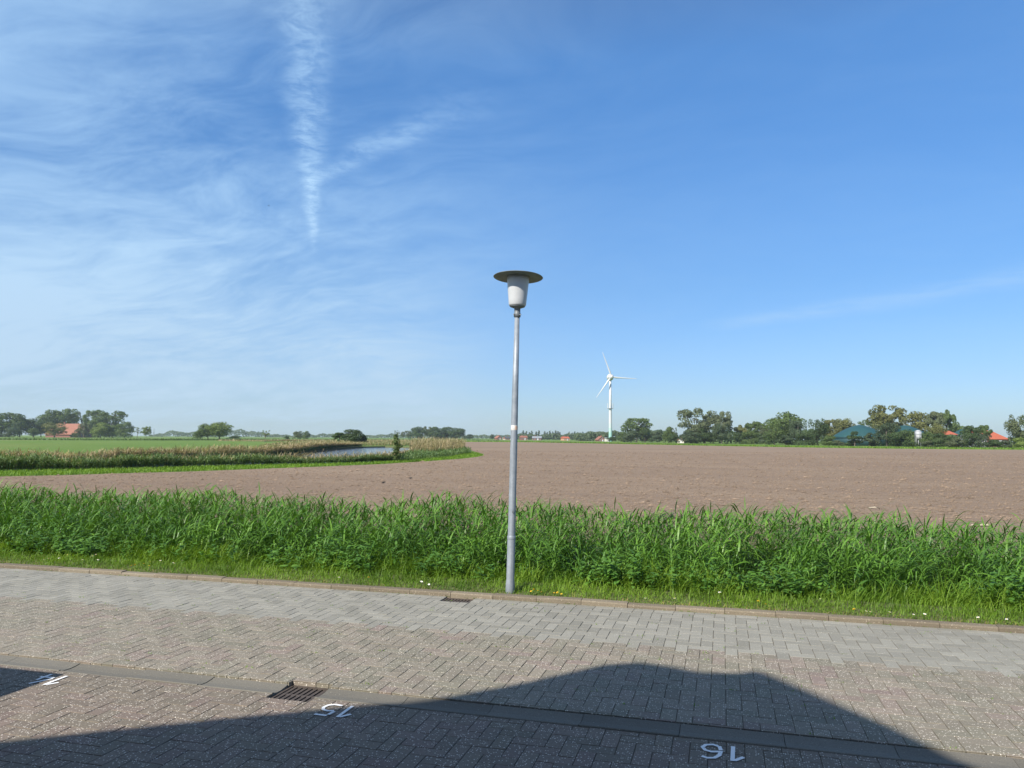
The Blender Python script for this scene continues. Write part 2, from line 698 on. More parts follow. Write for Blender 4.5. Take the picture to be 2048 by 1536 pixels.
def rooftile_mat(name, c1, c2):
    m, t, b, _ = mat_new(name)
    p = t.new('ShaderNodeTexCoord').outputs['Object']
    n = t.noise(p, 0.7, 5, 0.65)
    n2 = t.noise(p, 3.0, 3, 0.6)
    col = t.mix(t.lin(n, 0.3, 0.7), c1, c2)
    col = t.mix(t.lin(n2, 0.4, 0.7, 0, 0.4), col, tuple(q * 0.6 for q in c1))
    t.put(b.inputs['Base Color'], col)
    b.inputs['Roughness'].default_value = 0.8
    return m


def bands_mat():
    """turbine tower: white above, green rings stepping down to the foot"""
    m, t, b, _ = mat_new('tower_paint')
    p = t.new('ShaderNodeTexCoord').outputs['Object']
    z = t.sep(p)[2]
    r = t.new('ShaderNodeValToRGB')
    r.color_ramp.interpolation = 'CONSTANT'
    e = r.color_ramp.elements
    st = [(0.0, (0.18,0.40,0.33)), (0.07, (0.27, 0.46, 0.40)), (0.14, (0.36, 0.50, 0.46)), (0.21, (0.46,0.53,0.51)), (0.28, (0.52, 0.53, 0.53))]
    while len(e) < len(st):
        e.new(0.5)
    for k, (q, c) in enumerate(st):
        e[k].position = q
        e[k].color = (*c, 1)
    t.put(r.inputs[0], t.m('DIVIDE', z, 40.0))
    t.put(b.inputs['Base Color'], r.outputs[0])
    b.inputs['Roughness'].default_value = 0.5
    return m


M['meadow'] = meadow_mat()
M['soil'] = soil_mat()
M['verge'] = verge_mat()
M['water'] = water_mat()
M['galv'] = galv_mat()
M['paint'] = paint_mat()
M['tower'] = bands_mat()
M['clod'] = plain('soil_clod', (0.195, 0.144, 0.103), 0.95, 0, 0.35, 0.9, 0, 0.15)
M['iron'] = plain('rusty_iron', (0.085, 0.068, 0.056), 0.75, 0.2, 0.3, 20, 0.001)
M['pit'] = plain('drain_pit', (0.02, 0.018, 0.015), 0.9)
M['lamp_white'] = plain('opal_plastic', (0.47, 0.48, 0.48), 0.38, 0, 0.04, 8)
M['lamp_lid'] = plain('aged_lamp_lid', (0.15, 0.175, 0.18), 0.6, 0.1, 0.25, 7)
M['dark_metal'] = plain('dark_cast_metal', (0.16, 0.175, 0.185), 0.55, 0.3, 0.2, 20)
M['sticker'] = plain('white_sticker', (0.55, 0.54, 0.51), 0.5, 0, 0.08, 30)
M['sticker_orange'] = plain('faded_orange_sticker', (0.62, 0.40, 0.28), 0.5, 0, 0.12, 30)
M['reed'] = leafy('reed_leaf', [(0.070, 0.165, 0.018), (0.096, 0.22, 0.024), (0.135, 0.275, 0.036), (0.086, 0.195, 0.030)], 0.48, 0.24, 0.45)
M['grass'] = leafy('grass_blade', [(0.12, 0.23, 0.02), (0.155, 0.28, 0.026), (0.195, 0.305, 0.034), (0.138, 0.255, 0.024)], 0.55, 0.35, 0.35)
M['drygrass'] = leafy('dry_grass_blade', [(0.27, 0.23, 0.09), (0.20, 0.20, 0.05), (0.33, 0.27, 0.13)], 0.7, 0.3, 0.2)
M['weed'] = leafy('weed_leaf', [(0.07, 0.17, 0.028), (0.09, 0.21, 0.034), (0.115, 0.24, 0.042)], 0.5, 0.28, 0.4)
M['tanreed'] = leafy('dry_reed', [(0.38, 0.31, 0.20), (0.45, 0.37, 0.25), (0.32, 0.27, 0.17), (0.26, 0.25, 0.12)], 0.8, 0.25, 0.2)
M['bankreed'] = leafy('bank_reed', [(0.095, 0.165, 0.055), (0.125, 0.20, 0.072), (0.16, 0.23, 0.09)], 0.5, 0.3, 0.4)
M['foliage'] = leafy('tree_foliage', [(0.06, 0.11, 0.03)], 0.6, 0.30, 0.25, use_color=True)
M['bark'] = plain('bark', (0.12, 0.10, 0.08), 0.9, 0, 0.3, 2)
M['petal'] = plain('daisy_petal', (0.80, 0.80, 0.78), 0.6, 0, 0.03)
M['yolk'] = plain('yellow_floret', (0.75, 0.52, 0.03), 0.6, 0, 0.1, 40)
M['stem'] = plain('flower_stem', (0.09, 0.16, 0.03), 0.6)
M['white'] = plain('white_paint', (0.55, 0.55, 0.55), 0.5, 0, 0.04)
M['roof_red'] = rooftile_mat('red_roof_tiles', (0.25, 0.095, 0.06), (0.31, 0.135, 0.085))
M['roof_orange'] = rooftile_mat('orange_roof_tiles', (0.40, 0.095, 0.045), (0.47, 0.13, 0.06))
M['roof_dark'] = rooftile_mat('dark_roof_tiles', (0.055, 0.06, 0.068), (0.085, 0.09, 0.10))
M['roof_grey'] = rooftile_mat('grey_roof_sheets', (0.22, 0.24, 0.26), (0.30, 0.32, 0.34))
M['wall_brick'] = plain('red_brick_wall', (0.20, 0.085, 0.065), 0.85, 0, 0.2, 2)
M['wall_pale'] = plain('pale_wall', (0.62, 0.58, 0.50), 0.85, 0, 0.08, 2)
M['wall_orange'] = plain('orange_brick_wall', (0.48, 0.27, 0.16), 0.85, 0, 0.12, 2)
M['glass'] = plain('window_glass', (0.03, 0.035, 0.045), 0.1)
M['membrane'] = plain('green_membrane', (0.016, 0.066, 0.068), 0.55, 0, 0.08, 0.3)
M['tank_wall'] = plain('green_tank_wall', (0.012, 0.045, 0.048), 0.6, 0, 0.1, 0.5)
M['silo'] = plain('white_silo_shell', (0.36, 0.37, 0.38), 0.5, 0, 0.06, 1)
M['bird'] = plain('black_feathers', (0.015, 0.015, 0.016), 0.7)
M['straw'] = plain('bleached_straw', (0.45, 0.39, 0.29), 0.8, 0, 0.15, 20)
M['van_paint'] = plain('silver_van_paint', (0.35, 0.36, 0.38), 0.35, 0.4, 0.04)
M['rubber'] = plain('tyre_rubber', (0.02, 0.02, 0.02), 0.85)
M['pylon'] = plain('pylon_steel', (0.28, 0.30, 0.31), 0.6, 0.3)


# ------------------------------------------------------------------ the setting: ground sheets
V_GUT0, V_GUT1 = 4.93, 5.15        # gutter channel
V_SPLIT = 6.92                     # reddish clinkers / light grey bricks
V_KERB0, V_KERB1 = 8.38, 8.48      # kerb stones
Z_PARK = -0.012
DITCH = [(8.48, 0.035), (8.86, 0.045), (9.33, 0.03), (9.76, -0.22), (10.25, -0.72), (10.8, -0.92), (11.5, -0.9), (12.1, -0.55), (12.7, -0.06), (13.3, 0.0)]


def ditch_z(v):
    return np.interp(v, [a for a, _ in DITCH], [b for _, b in DITCH])


# pond and the ditch that leaves it to the left: outline on the ground
POND = [(-200, 948), (0, 941), (125, 938), (250, 936), (375, 932.5), (500, 929.5), (560, 928), (640, 926.5), (720, 924.5), (790, 921.5), (815, 917), (818, 908), (822, 900), (826, 895),
        (812, 893.6), (770, 892.4), (715, 893.2), (660, 896.5), (610, 901), (572, 907), (540, 911.5), (420, 915.5), (300, 920), (150, 926), (0, 931), (-200, 937)]
N_NEAR = 11
POND_W = [gp(x, y) for x, y in POND]
FIELD = [(-260, 968), (-100, 958), (0, 953.7), (125, 951), (250, 947), (375, 943.7), (520, 938.2), (640, 933.7), (760, 928.7), (860, 922.5), (925, 917.5), (955, 914), (968, 911), (960, 906.5), (945, 902), (932, 897), (925, 891), (918, 886.2),
         (905, 883.6), (1040, 884.3), (1200, 887.2), (1400, 891.2), (1600, 895.0), (1800, 897.6), (2048, 899.8), (2300, 901.5)]
FIELD_W = [gp(x, y) for x, y in FIELD]
fl = FIELD_W[0]
FIELD_W = [Vector((fl.x - 6, 13.3, 0))] + FIELD_W + [Vector((FIELD_W[-1].x + 20, 13.3, 0))]


def sheet(name, loops, z, mat, kind='structure'):
    loops = [[Vector((p[0], p[1], 0)) for p in lp] for lp in loops]
    tri = tessellate_polygon(loops)
    pts = [p for lp in loops for p in lp]
    me = bpy.data.meshes.new(name)
    fs = []
    for a, b, c in tri:
        n = (pts[b] - pts[a]).cross(pts[c] - pts[a])
        if abs(n.z) < 1e-9:
            continue
        fs.append((a, b, c) if n.z > 0 else (a, c, b))
    me.from_pydata([(p.x, p.y, z) for p in pts], [], fs)
    me.update()
    return tag(obj(name, me, mat), kind=kind)


FAR = 7000
terrain = sheet('terrain', [[(-FAR, 13.3), (FAR, 13.3), (FAR, FAR), (-FAR, FAR)], list(reversed(POND_W))], 0.0, M['meadow'])
tag(terrain, 'flat green meadows reaching to the horizon')
back = MB()
back.quad((-FAR, -FAR, -0.07), (FAR, -FAR, -0.07), (FAR, 8.3, -0.07), (-FAR, 8.3, -0.07))
back.build('ground', M['meadow'])['kind'] = 'structure'
field = sheet('field', [FIELD_W], 0.012, M['soil'])
tag(field, 'bare brown tilled field behind the reeds')
# banks of the pond and the water in it
mb = MB()
n = len(POND_W)
for i in range(n):
    a, b = POND_W[i], POND_W[(i + 1) % n]
    mb.quad((a.x, a.y, 0), (b.x, b.y, 0), (b.x, b.y, -0.8), (a.x, a.y, -0.8))
tag(mb.build('pond_bank', M['verge']), kind='structure')
tag(sheet('water', [POND_W], -0.22, M['water']), 'still pond and ditch water reflecting the blue sky')
# verge and ditch profile
mb = MB()
US = list(np.linspace(-40, 30, 71))
for (v0, z0), (v1, z1) in zip(DITCH[:-1], DITCH[1:]):
    for u0, u1 in zip(US[:-1], US[1:]):
        mb.quad((u0, v0, z0), (u1, v0, z0), (u1, v1, z1), (u0, v1, z1), smooth=True)
for u0, u1 in ((-400, -40), (30, 400)):
    for (v0, z0), (v1, z1) in zip(DITCH[:-1], DITCH[1:]):
        mb.quad((u0, v0, z0), (u1, v0, z0), (u1, v1, z1), (u0, v1, z1))
tag(mb.build('verge', M['verge']), 'earth verge and ditch bank under the reeds', kind='structure')

# ------------------------------------------------------------------ paving
GRATES = [(-3.09, -2.76, 4.85, 5.20), (-3.04, -2.70, 8.13, V_KERB0)]
A = 0.1035
GAP = 0.0046


def sub_rect(r, h):
    u0, u1, v0, v1 = r
    a0, a1, b0, b1 = h
    if u1 <= a0 or u0 >= a1 or v1 <= b0 or v0 >= b1:
        return [r]
    out = []
    if u0 < a0:
        out.append((u0, a0, v0, v1))
    if u1 > a1:
        out.append((a1, u1, v0, v1))
    m0, m1 = max(u0, a0), min(u1, a1)
    if v0 < b0:
        out.append((m0, m1, v0, b0))
    if v1 > b1:
        out.append((m0, m1, b1, v1))
    return [q for q in out if q[1] - q[0] > 0.008 and q[3] - q[2] > 0.008]


def herring(u0, u1, v0, v1):
    """herringbone bond of 2:1 bricks clipped to a rectangle"""
    out = []
    for j in range(int(math.floor(v0 / A)) - 2, int(math.ceil(v1 / A)) + 2):
        for i in range(int(math.floor(u0 / A)) - 2, int(math.ceil(u1 / A)) + 2):
            k = (i + j) % 4
            if k == 0:
                r = (i * A, (i + 2) * A, j * A, (j + 1) * A)
            elif k == 2:
                r = (i * A, (i + 1) * A, j * A, (j + 2) * A)
            else:
                continue
            cv = (r[2] + r[3]) / 2
            q = (max(r[0], u0), min(r[1], u1), max(r[2], v0), min(r[3], v1))
            if q[1] - q[0] < 0.02 or q[3] - q[2] < 0.02:
                continue
            out.append((q, cv))
    return out


def brick_np(w, h, top=0.0, deep=0.05, ch=0.0018):
    w -= GAP
    h -= GAP
    ch = min(ch, w * 0.3, h * 0.3)
    x, y = w / 2, h / 2
    v = [(-x, -y, -deep), (x, -y, -deep), (x, y, -deep), (-x, y, -deep),
         (-x, -y, -ch), (x, -y, -ch), (x, y, -ch), (-x, y, -ch),
         (-x + ch, -y + ch, 0), (x - ch, -y + ch, 0), (x - ch, y - ch, 0), (-x + ch, y - ch, 0)]
    f = []
    for b in (0, 4):
        for i in range(4):
            j = (i + 1) % 4
            f.append((b + i, b + j, b + 4 + j, b + 4 + i))
    f.append((8, 9, 10, 11))
    return np.array(v, float), np.array(f)


brick_meshes = {}


def pave(parent, rects, z, mat, limit=300, name='brick', mass='brick_mass', zj=0.0007, tj=0.006):
    items = []
    for r in rects:
        pieces = [r]
        for g in GRATES:
            pieces = [p for q in pieces for p in sub_rect(q, g)]
        for p in pieces:
            c = ((p[0] + p[1]) / 2, (p[2] + p[3]) / 2, z)
            pr = project(c)
            score = 0
            if pr and 0 < pr[0] < 2048 and 0 < pr[1] < 1536:
                score = (p[1] - p[0]) * (p[3] - p[2]) / pr[2] ** 3
            items.append((score, p))
    items.sort(key=lambda a: -a[0])
    parts = []
    for k, (score, p) in enumerate(items):
        w, h = p[1] - p[0], p[3] - p[2]
        c = Vector(((p[0] + p[1]) / 2, (p[2] + p[3]) / 2, z + random.gauss(0, zj)))
        e = Euler((random.gauss(0, tj), random.gauss(0, tj), random.gauss(0, 0.006)))
        if k < limit and score > 0:
            key = (round(w, 2), round(h, 2), mat.name)
            if key not in brick_meshes:
                v, f = brick_np(w, h)
                me = mesh_np(name, v, f)
                me.materials.append(mat)
                brick_meshes[key] = me
            o = obj(name, brick_meshes[key], None, parent, c)
            o.rotation_euler = e
        else:
            v, f = brick_np(w, h)
            Rm = np.array(e.to_matrix())
            parts.append((v @ Rm.T + np.array(c), f))
    if parts:
        v, f = merge_np(parts)
        o = obj(mass, mesh_np(mass, v, f), mat, parent)
        tag(o, kind='stuff')


U0, U1 = -15.0, 7.0


def base_sheet(name, v0, v1, z, u0=-120, u1=120):
    mb = MB()
    us = [u0, U0, U1, u1]
    loops = [(u0, u1, v0, v1)]
    for g in GRATES:
        loops = [p for q in loops for p in sub_rect(q, g)]
    for a, b, c, d in loops:
        mb.quad((a, c, z), (b, c, z), (b, d, z), (a, d, z))
    return tag(mb.build(name, M['grout']), kind='structure')


road = base_sheet('road', V_GUT1, V_SPLIT, -0.005)
tag(road, 'lane of reddish brown clinker bricks in herringbone bond')
strip = base_sheet('pavement', V_SPLIT, V_KERB0, -0.005)
tag(strip, 'strip of pale grey bricks in herringbone bond along the kerb')
park = base_sheet('parking_area', -40, V_GUT0, Z_PARK - 0.005)
tag(park, 'numbered parking bays of weathered clinker bricks')

hb = herring(U0, U1, V_GUT1, V_KERB0 - A)
pave(road, [r for r, cv in hb if cv < V_SPLIT], 0.0, M['clinker'])
light = [r for r, cv in hb if cv >= V_SPLIT]
u = U0
while u < U1:
    light.append((u, u + 2 * A, V_KERB0 - A, V_KERB0))
    u += 2 * A
pave(strip, light, 0.0, M['lightbrick'])
pave(park, [r for r, cv in herring(U0, U1, 0.6, V_GUT0)], Z_PARK, M['bayclinker'], tj=0.006)


# kerb stones: each 0.5 m, rounded upper front edge
def kerb_mesh(L):
    g = 0.005
    w = V_KERB1 - V_KERB0
    prof = [(0, -0.12), (0, 0.032), (0.005, 0.040), (0.016, 0.045), (w, 0.047), (w, -0.12)]
    mb = MB()
    n = len(prof)
    mb.v = [(g / 2, y, z) for y, z in prof] + [(L - g / 2, y, z) for y, z in prof]
    mb.f = [tuple(range(n)), tuple(reversed(range(n, 2 * n)))] + [(i, i + n, (i + 1) % n + n, (i + 1) % n) for i in range(n)]
    mb.s = [False] * len(mb.f)
    return mb.mesh('kerb_stone')


kerb = empty('kerb', (0, V_KERB0, 0))
tag(kerb, 'low sandy brown concrete kerb along the grass verge', kind='structure')
km = kerb_mesh(0.5)
km.materials.append(M['kerb'])
for k in range(int((U1 - U0) / 0.5)):
    o = obj('kerb_stone', km, None, kerb, (U0 + k * 0.5, random.gauss(0, 0.003), random.gauss(0, 0.003)))
    o.rotation_euler = (random.gauss(0, 0.012), random.gauss(0, 0.004), random.gauss(0, 0.005))
mb = MB()
for a, b in ((-120, U0), (U1, 120)):
    mb.box(a, b, 0, V_KERB1 - V_KERB0, -0.12, 0.046)
mb.build('kerb_run', M['kerb'], kerb)


# gutter stones: shallow dished concrete with a thin rim on the parking side
def gutter_mesh(L):
    g = 0.004
    w = V_GUT1 - V_GUT0 - 0.012
    prof = [(0, -0.15), (0, -0.010), (0.004, -0.006), (0.020, -0.006), (0.024, -0.012), (0.06, -0.019), (0.11, -0.021), (0.16, -0.016), (w, -0.008), (w, -0.15)]
    mb = MB()
    n = len(prof)
    mb.v = [(g / 2, y, z) for y, z in prof] + [(L - g / 2, y, z) for y, z in prof]
    mb.f = [tuple(range(n)), tuple(reversed(range(n, 2 * n)))] + [(i, i + n, (i + 1) % n + n, (i + 1) % n) for i in range(n)]
    mb.s = [False] * len(mb.f)
    return mb.mesh('gutter_stone')


gut = empty('gutter', (0, V_GUT0, 0))
tag(gut, 'shallow grey concrete gutter between the lane and the parking bays', kind='structure')
GL = 0.62
gm = gutter_mesh(GL)
gm.materials.append(M['concrete'])
u = GRATES[0][1]
while u < U1:
    obj('gutter_stone', gm, None, gut, (u, 0, random.gauss(0, 0.002)))
    u += GL
u = GRATES[0][0] - GL
while u > U0:
    obj('gutter_stone', gm, None, gut, (u, 0, random.gauss(0, 0.002)))
    u -= GL
mb = MB()
mb.quad((-120, 0, -0.06), (GRATES[0][0], 0, -0.06), (GRATES[0][0], 0.22, -0.06), (-120, 0.22, -0.06))
mb.quad((GRATES[0][1], 0, -0.06), (120, 0, -0.06), (120, 0.22, -0.06), (GRATES[0][1], 0.22, -0.06))
mb.build('gutter_bed', M['grout'], gut)


def grate(rect, z, nbar, along, label):
    u0, u1, v0, v1 = rect
    e = empty('drain_grate', ((u0 + u1) / 2, (v0 + v1) / 2, z))
    w, h = u1 - u0, v1 - v0
    t = 0.022
    fr = MB()
    fr.box(-w / 2, w / 2, -h / 2, -h / 2 + t, -0.05, 0.0)
    fr.box(-w / 2, w / 2, h / 2 - t, h / 2, -0.05, 0.0)
    fr.box(-w / 2, -w / 2 + t, -h / 2 + t, h / 2 - t, -0.05, 0.0)
    fr.box(w / 2 - t, w / 2, -h / 2 + t, h / 2 - t, -0.05, 0.0)
    fr.build('frame', M['iron'], e)
    bar = MB()
    bw = (w - 2 * t) / nbar
    bar.box(-bw * 0.29, bw * 0.29, -h / 2 + t, h / 2 - t, -0.04, -0.004)
    me = bar.mesh('bar')
    me.materials.append(M['iron'])
    for k in range(nbar):
        obj('bar', me, None, e, (-w / 2 + t + bw * (k + 0.5), 0, 0))
    rib = MB()
    rib.box(-w / 2 + t, w / 2 - t, -0.012, 0.012, -0.042, -0.007)
    rib.build('cross_rib', M['iron'], e)
    pit = MB()
    d = -0.5
    for a, b in (((-w / 2, -h / 2), (w / 2, -h / 2)), ((w / 2, -h / 2), (w / 2, h / 2)), ((w / 2, h / 2), (-w / 2, h / 2)), ((-w / 2, h / 2), (-w / 2, -h / 2))):
        pit.quad((*a, -0.05), (*b, -0.05), (*b, d), (*a, d))
    pit.quad((-w / 2, -h / 2, d), (w / 2, -h / 2, d), (w / 2, h / 2, d), (-w / 2, h / 2, d))
    pit.build('shaft', M['pit'], e)
    return tag(e, label, 'drain grate', 'drain grates')


grate((GRATES[0][0], GRATES[0][1], GRATES[0][2], GRATES[0][3]), -0.032, 7, 'v', 'rusty iron drain grate sunk in the gutter beside the painted number 15')
grate((GRATES[1][0], GRATES[1][1], GRATES[1][2], GRATES[1][3]), -0.014, 8, 'v', 'rusty iron drain grate against the kerb beside the lamp post')


# painted bay numbers, read from the lane side (so upside down from here)
def stroke(pts, w):
    """flat polyline ribbon"""
    L, Rr = [], []
    P = [Vector((p[0], p[1], 0)) for p in pts]
    for i, p in enumerate(P):
        d = (P[min(i + 1, len(P) - 1)] - P[max(i - 1, 0)]).normalized()
        nrm = Vector((-d.y, d.x, 0)) * w / 2
        L.append(p + nrm)
        Rr.append(p - nrm)
    return [(L[i], Rr[i], Rr[i + 1], L[i + 1]) for i in range(len(P) - 1)]


DIG = {
    '1': [[(0.035, 0.14), (0.085, 0.205)], [(0.095, 0.215), (0.095, 0.0)]],
    '4': [[(0.075, 0.215), (0.0, 0.075)], [(0.0, 0.062), (0.125, 0.062)], [(0.085, 0.135), (0.085, 0.0)]],
    '5': [[(0.115, 0.205), (0.025, 0.205)], [(0.022, 0.19), (0.015, 0.125)], [(0.02, 0.118), (0.06, 0.132), (0.1, 0.118), (0.118, 0.08), (0.108, 0.035), (0.07, 0.01), (0.012, 0.018)]],
    '6': [[(0.115, 0.195), (0.085, 0.212), (0.045, 0.2), (0.018, 0.155), (0.012, 0.09)], [(0.012, 0.082), (0.022, 0.03), (0.06, 0.008), (0.1, 0.025), (0.117, 0.065), (0.1, 0.105), (0.065, 0.118), (0.022, 0.105)]],
}


def number(txt, u, v, rz, label):
    e = empty('painted_number', (u, v, Z_PARK + 0.0045), math.pi + rz)
    wtot = 0.15 * len(txt) - 0.02
    for k, ch in enumerate(txt):
        mb = MB()
        for zi, s in enumerate(DIG[ch]):
            for q in stroke(s, 0.024):
                mb.quad(*[(p.x + k * 0.15 - wtot / 2, p.y - 0.11, zi * 0.0012) for p in q])
        mb.build('digit', M['paint'], e)
    return tag(e, label, 'painted number', 'parking bay numbers')


number('14', -4.82, 4.725, 0.03, 'white painted number 14 on the bricks at the edge of the small shadow')
number('15', -2.47, 4.74, 0.0, 'white painted number 15 on the bricks below the drain grate')
number('16', -0.01, 4.75, -0.03, 'white painted number 16 on the shaded bricks below the gutter')


# ------------------------------------------------------------------ vegetation of the verge and ditch
WIND = 0.0     # heading of the wind: along the road to the right


def reed_patch(name, mat, pts, hts, leaves, llen, lwid, seg, label, lean=0.22, extra=None, stemw=0.006, upright=0.0):
    """pts (N,3) roots, hts (N,) heights. Stems carry alternate drooping leaves."""
    n = len(pts)
    parts = []
    az = rng.normal(WIND, 0.7, n)
    st_az = rng.normal(WIND, 0.5, n)
    le = np.abs(rng.normal(lean, 0.08, n))
    parts.append(blades(pts, st_az, hts, np.full(n, stemw), np.full(n, math.pi / 2) - le * 0.3, le * 1.6, 4))
    for k in range(leaves):
        f = 0.30 + 0.66 * (k + rng.uniform(0, 1, n)) / leaves
        # position on the leaning stem
        off = hts * f * f * le * 0.75
        root = pts + np.stack((np.cos(st_az) * off, np.sin(st_az) * off, hts * f * (1 - 0.1 * le)), 1)
        a = rng.normal(WIND, 1.15, n)
        flip = rng.random(n) < 0.28
        a[flip] += math.pi
        L = llen * rng.uniform(0.65, 1.2, n) * (1.0 - 0.35 * np.abs(f - 0.6))
        e0 = rng.uniform(0.65, 1.3, n) + upright * 0.2
        bend = rng.uniform(1.0, 2.9, n) * (1 - upright * 0.55) * np.where(f > 0.86, 0.5, 1.0)
        parts.append(blades(root, a, L, lwid * rng.uniform(0.7, 1.2, n), e0, bend, seg))
    if extra:
        parts += extra
    v, f = merge_np(parts)
    return tag(obj(name, mesh_np(name, v, f), mat), label, kind='stuff')


# density / height vary along the ditch
def wob(u, s=1.0):
    return 0.5 * np.sin(u * 1.3 * s + 0.7) + 0.3 * np.sin(u * 2.9 * s + 2.1) + 0.2 * np.sin(u * 5.3 * s + 4.4)


N = 10500
u = rng.uniform(-20, 8, N)
v = rng.uniform(9.35, 12.3, N)
keep = rng.random(N) < np.interp(v, [9.35, 9.8, 10.2, 12.3], [0.25, 0.8, 1, 1])
keep &= (v > 9.65 + 0.22 * wob(u, 0.7))
hole = np.sin(u * 2.7 + 1.3 * np.sin(v * 2.1)) + 0.7 * np.sin(u * 5.9 + 2.0 + v) + 0.5 * np.sin(u * 11.3 + 0.4)
keep &= ~((v < 10.75) & (hole > 0.95))
u, v = u[keep], v[keep]
top = np.interp(v, [9.35, 9.9, 10.6, 11.3, 12.3], [0.38, 0.56, 0.78, 0.85, 0.74]) + 0.10 * wob(u) - np.interp(u, [-12, -3, 3], [0.0, 0.0, 0.05]) + rng.normal(0, 0.06, len(u))
z = ditch_z(v)
reed_patch('reeds', M['reed'], np.stack((u, v, z), 1), top - z - 0.05, 9, 0.34, 0.0195, 5, 'dense bright green reeds filling the roadside ditch')

# front face of the ditch: tall soft grass and weeds between reeds and kerb
N = 30000
u = rng.uniform(-20, 8, N)
v = 8.52 + (10.05 - 8.52) * rng.random(N) ** 0.85
tall = np.interp(v, [8.52, 8.72, 8.95, 9.28, 9.65, 10.05], [0.035, 0.055, 0.10, 0.22, 0.38, 0.46]) * (1 + 0.35 * wob(u * 1.4 + v * 1.7) + rng.normal(0, 0.18, N))
tall = np.maximum(tall, 0.03)
root = np.stack((u, v, ditch_z(v) - 0.005), 1)
g1 = blades(root, rng.normal(WIND - 0.5, 1.3, N), tall * 1.25, 0.006 + 0.012 * tall, rng.uniform(0.95, 1.5, N), rng.uniform(0.4, 1.9, N), 3)
# low grass that covers the ditch banks between the reeds
N = 16000
u = rng.uniform(-20, 8, N)
v = rng.uniform(9.8, 13.2, N)
root = np.stack((u, v, ditch_z(v) - 0.005), 1)
g0 = blades(root, rng.uniform(0, 6.28, N), rng.uniform(0.12, 0.38, N), np.full(N, 0.016), rng.uniform(0.9, 1.5, N), rng.uniform(0.3, 1.6, N), 3)
tag(obj('ditch_grass', mesh_np('ditch_grass', *g0), M['reed']), 'low green grass on the ditch banks among the reeds', kind='stuff')
# the mown fringe along the kerb
N = 34000
u = rng.uniform(-20, 8, N)
v = V_KERB1 + 0.0 + 0.5 * rng.random(N) ** 1.2
tall = np.interp(v - V_KERB1, [0, 0.12, 0.3, 0.5], [0.022, 0.04, 0.065, 0.10]) * (1 + 0.4 * wob(u * 2.2) + rng.normal(0, 0.3, N))
tall = np.maximum(tall, 0.012)
root = np.stack((u, v, ditch_z(v) - 0.003), 1)
g2 = blades(root, rng.uniform(0, 6.28, N), tall * 1.3, np.full(N, 0.006), rng.uniform(0.7, 1.5, N), rng.uniform(0.2, 1.4, N), 2)
vv, ff = merge_np([g1, g2])
tag(obj('verge_grass', mesh_np('verge_grass', vv, ff), M['grass']), 'bright green grass on the verge between kerb and reeds', kind='stuff')
N = 5200
u = rng.uniform(-20, 8, N)
v = V_KERB1 + np.abs(rng.normal(0, 0.10, N))
root = np.stack((u, v, ditch_z(v) - 0.003), 1)
g3 = blades(root, rng.uniform(0, 6.28, N), rng.uniform(0.02, 0.06, N), np.full(N, 0.006), rng.uniform(0.2, 1.3, N), rng.uniform(0.1, 1.0, N), 2)
tag(obj('dry_grass', mesh_np('dry_grass', *g3), M['drygrass']), 'straw coloured grass fringe along the back of the kerb', kind='stuff')


# broad leaved weeds (nettles, docks) at the foot of the reeds
def weeds(N):
    u = rng.uniform(-18, 7, N * 3)
    v = rng.uniform(9.05, 10.0, N * 3)
    k = (wob(u * 1.1 + 1.0, 1.0) + rng.normal(0, 0.35, N * 3)) > 0.0
    u, v = u[k][:N], v[k][:N]
    n = len(u)
    h = rng.uniform(0.25, 0.6, n) * np.interp(v, [9.05, 9.4, 10.0], [0.55, 0.9, 1.1])
    root = np.stack((u, v, ditch_z(v)), 1)
    parts = [blades(root, rng.uniform(0, 6.28, n), h, np.full(n, 0.007), rng.uniform(1.3, 1.57, n), rng.uniform(0, 0.4, n), 3)]
    for j in range(14):
        f = 0.22 + 0.75 * j / 14
        L = 0.10 * (1.15 - 0.6 * f) * rng.uniform(0.7, 1.3, n)
        r = root + np.stack((rng.normal(0, 0.012, n), rng.normal(0, 0.012, n), h * f), 1)
        a = rng.uniform(0, 6.28, n)
        parts.append(blades(r, a, L * 1.15, L * 0.52, rng.uniform(0.1, 0.8, n), rng.uniform(0.3, 1.3, n), 3))
    return merge_np(parts)


vv, ff = weeds(800)
tag(obj('weeds', mesh_np('weeds', vv, ff), M['weed']), 'leafy green weeds at the foot of the reeds', kind='stuff')


# flowers: single daisies and dandelions in the mown fringe
def daisy():
    s = MB()
    s.tube([(0, 0, 0), (0.004, 0, 0.05), (0.006, 0, 0.085)], [0.0022, 0.002, 0.0018], 4)
    p = MB()
    for k in range(12):
        a = 2 * math.pi * k / 12
        c, d = math.cos(a), math.sin(a)
        q = lambda r, w, z: (0.006 + c * r - d * w, d * r + c * w, z)
        p.quad(q(0.006, -0.003, 0.086), q(0.018, -0.0045, 0.089), q(0.023, 0, 0.088), q(0.018, 0.0045, 0.089), q(0.006, 0.003, 0.086))
    c = MB()
    c.lathe([(0.0075, 0.086), (0.007, 0.090), (0.003, 0.0925)], 8)
    cm = c.mesh('flower_centre')
    cm.transform(Matrix.Translation((0.006, 0, 0)))
    return s.mesh('stem'), p.mesh('petals'), cm


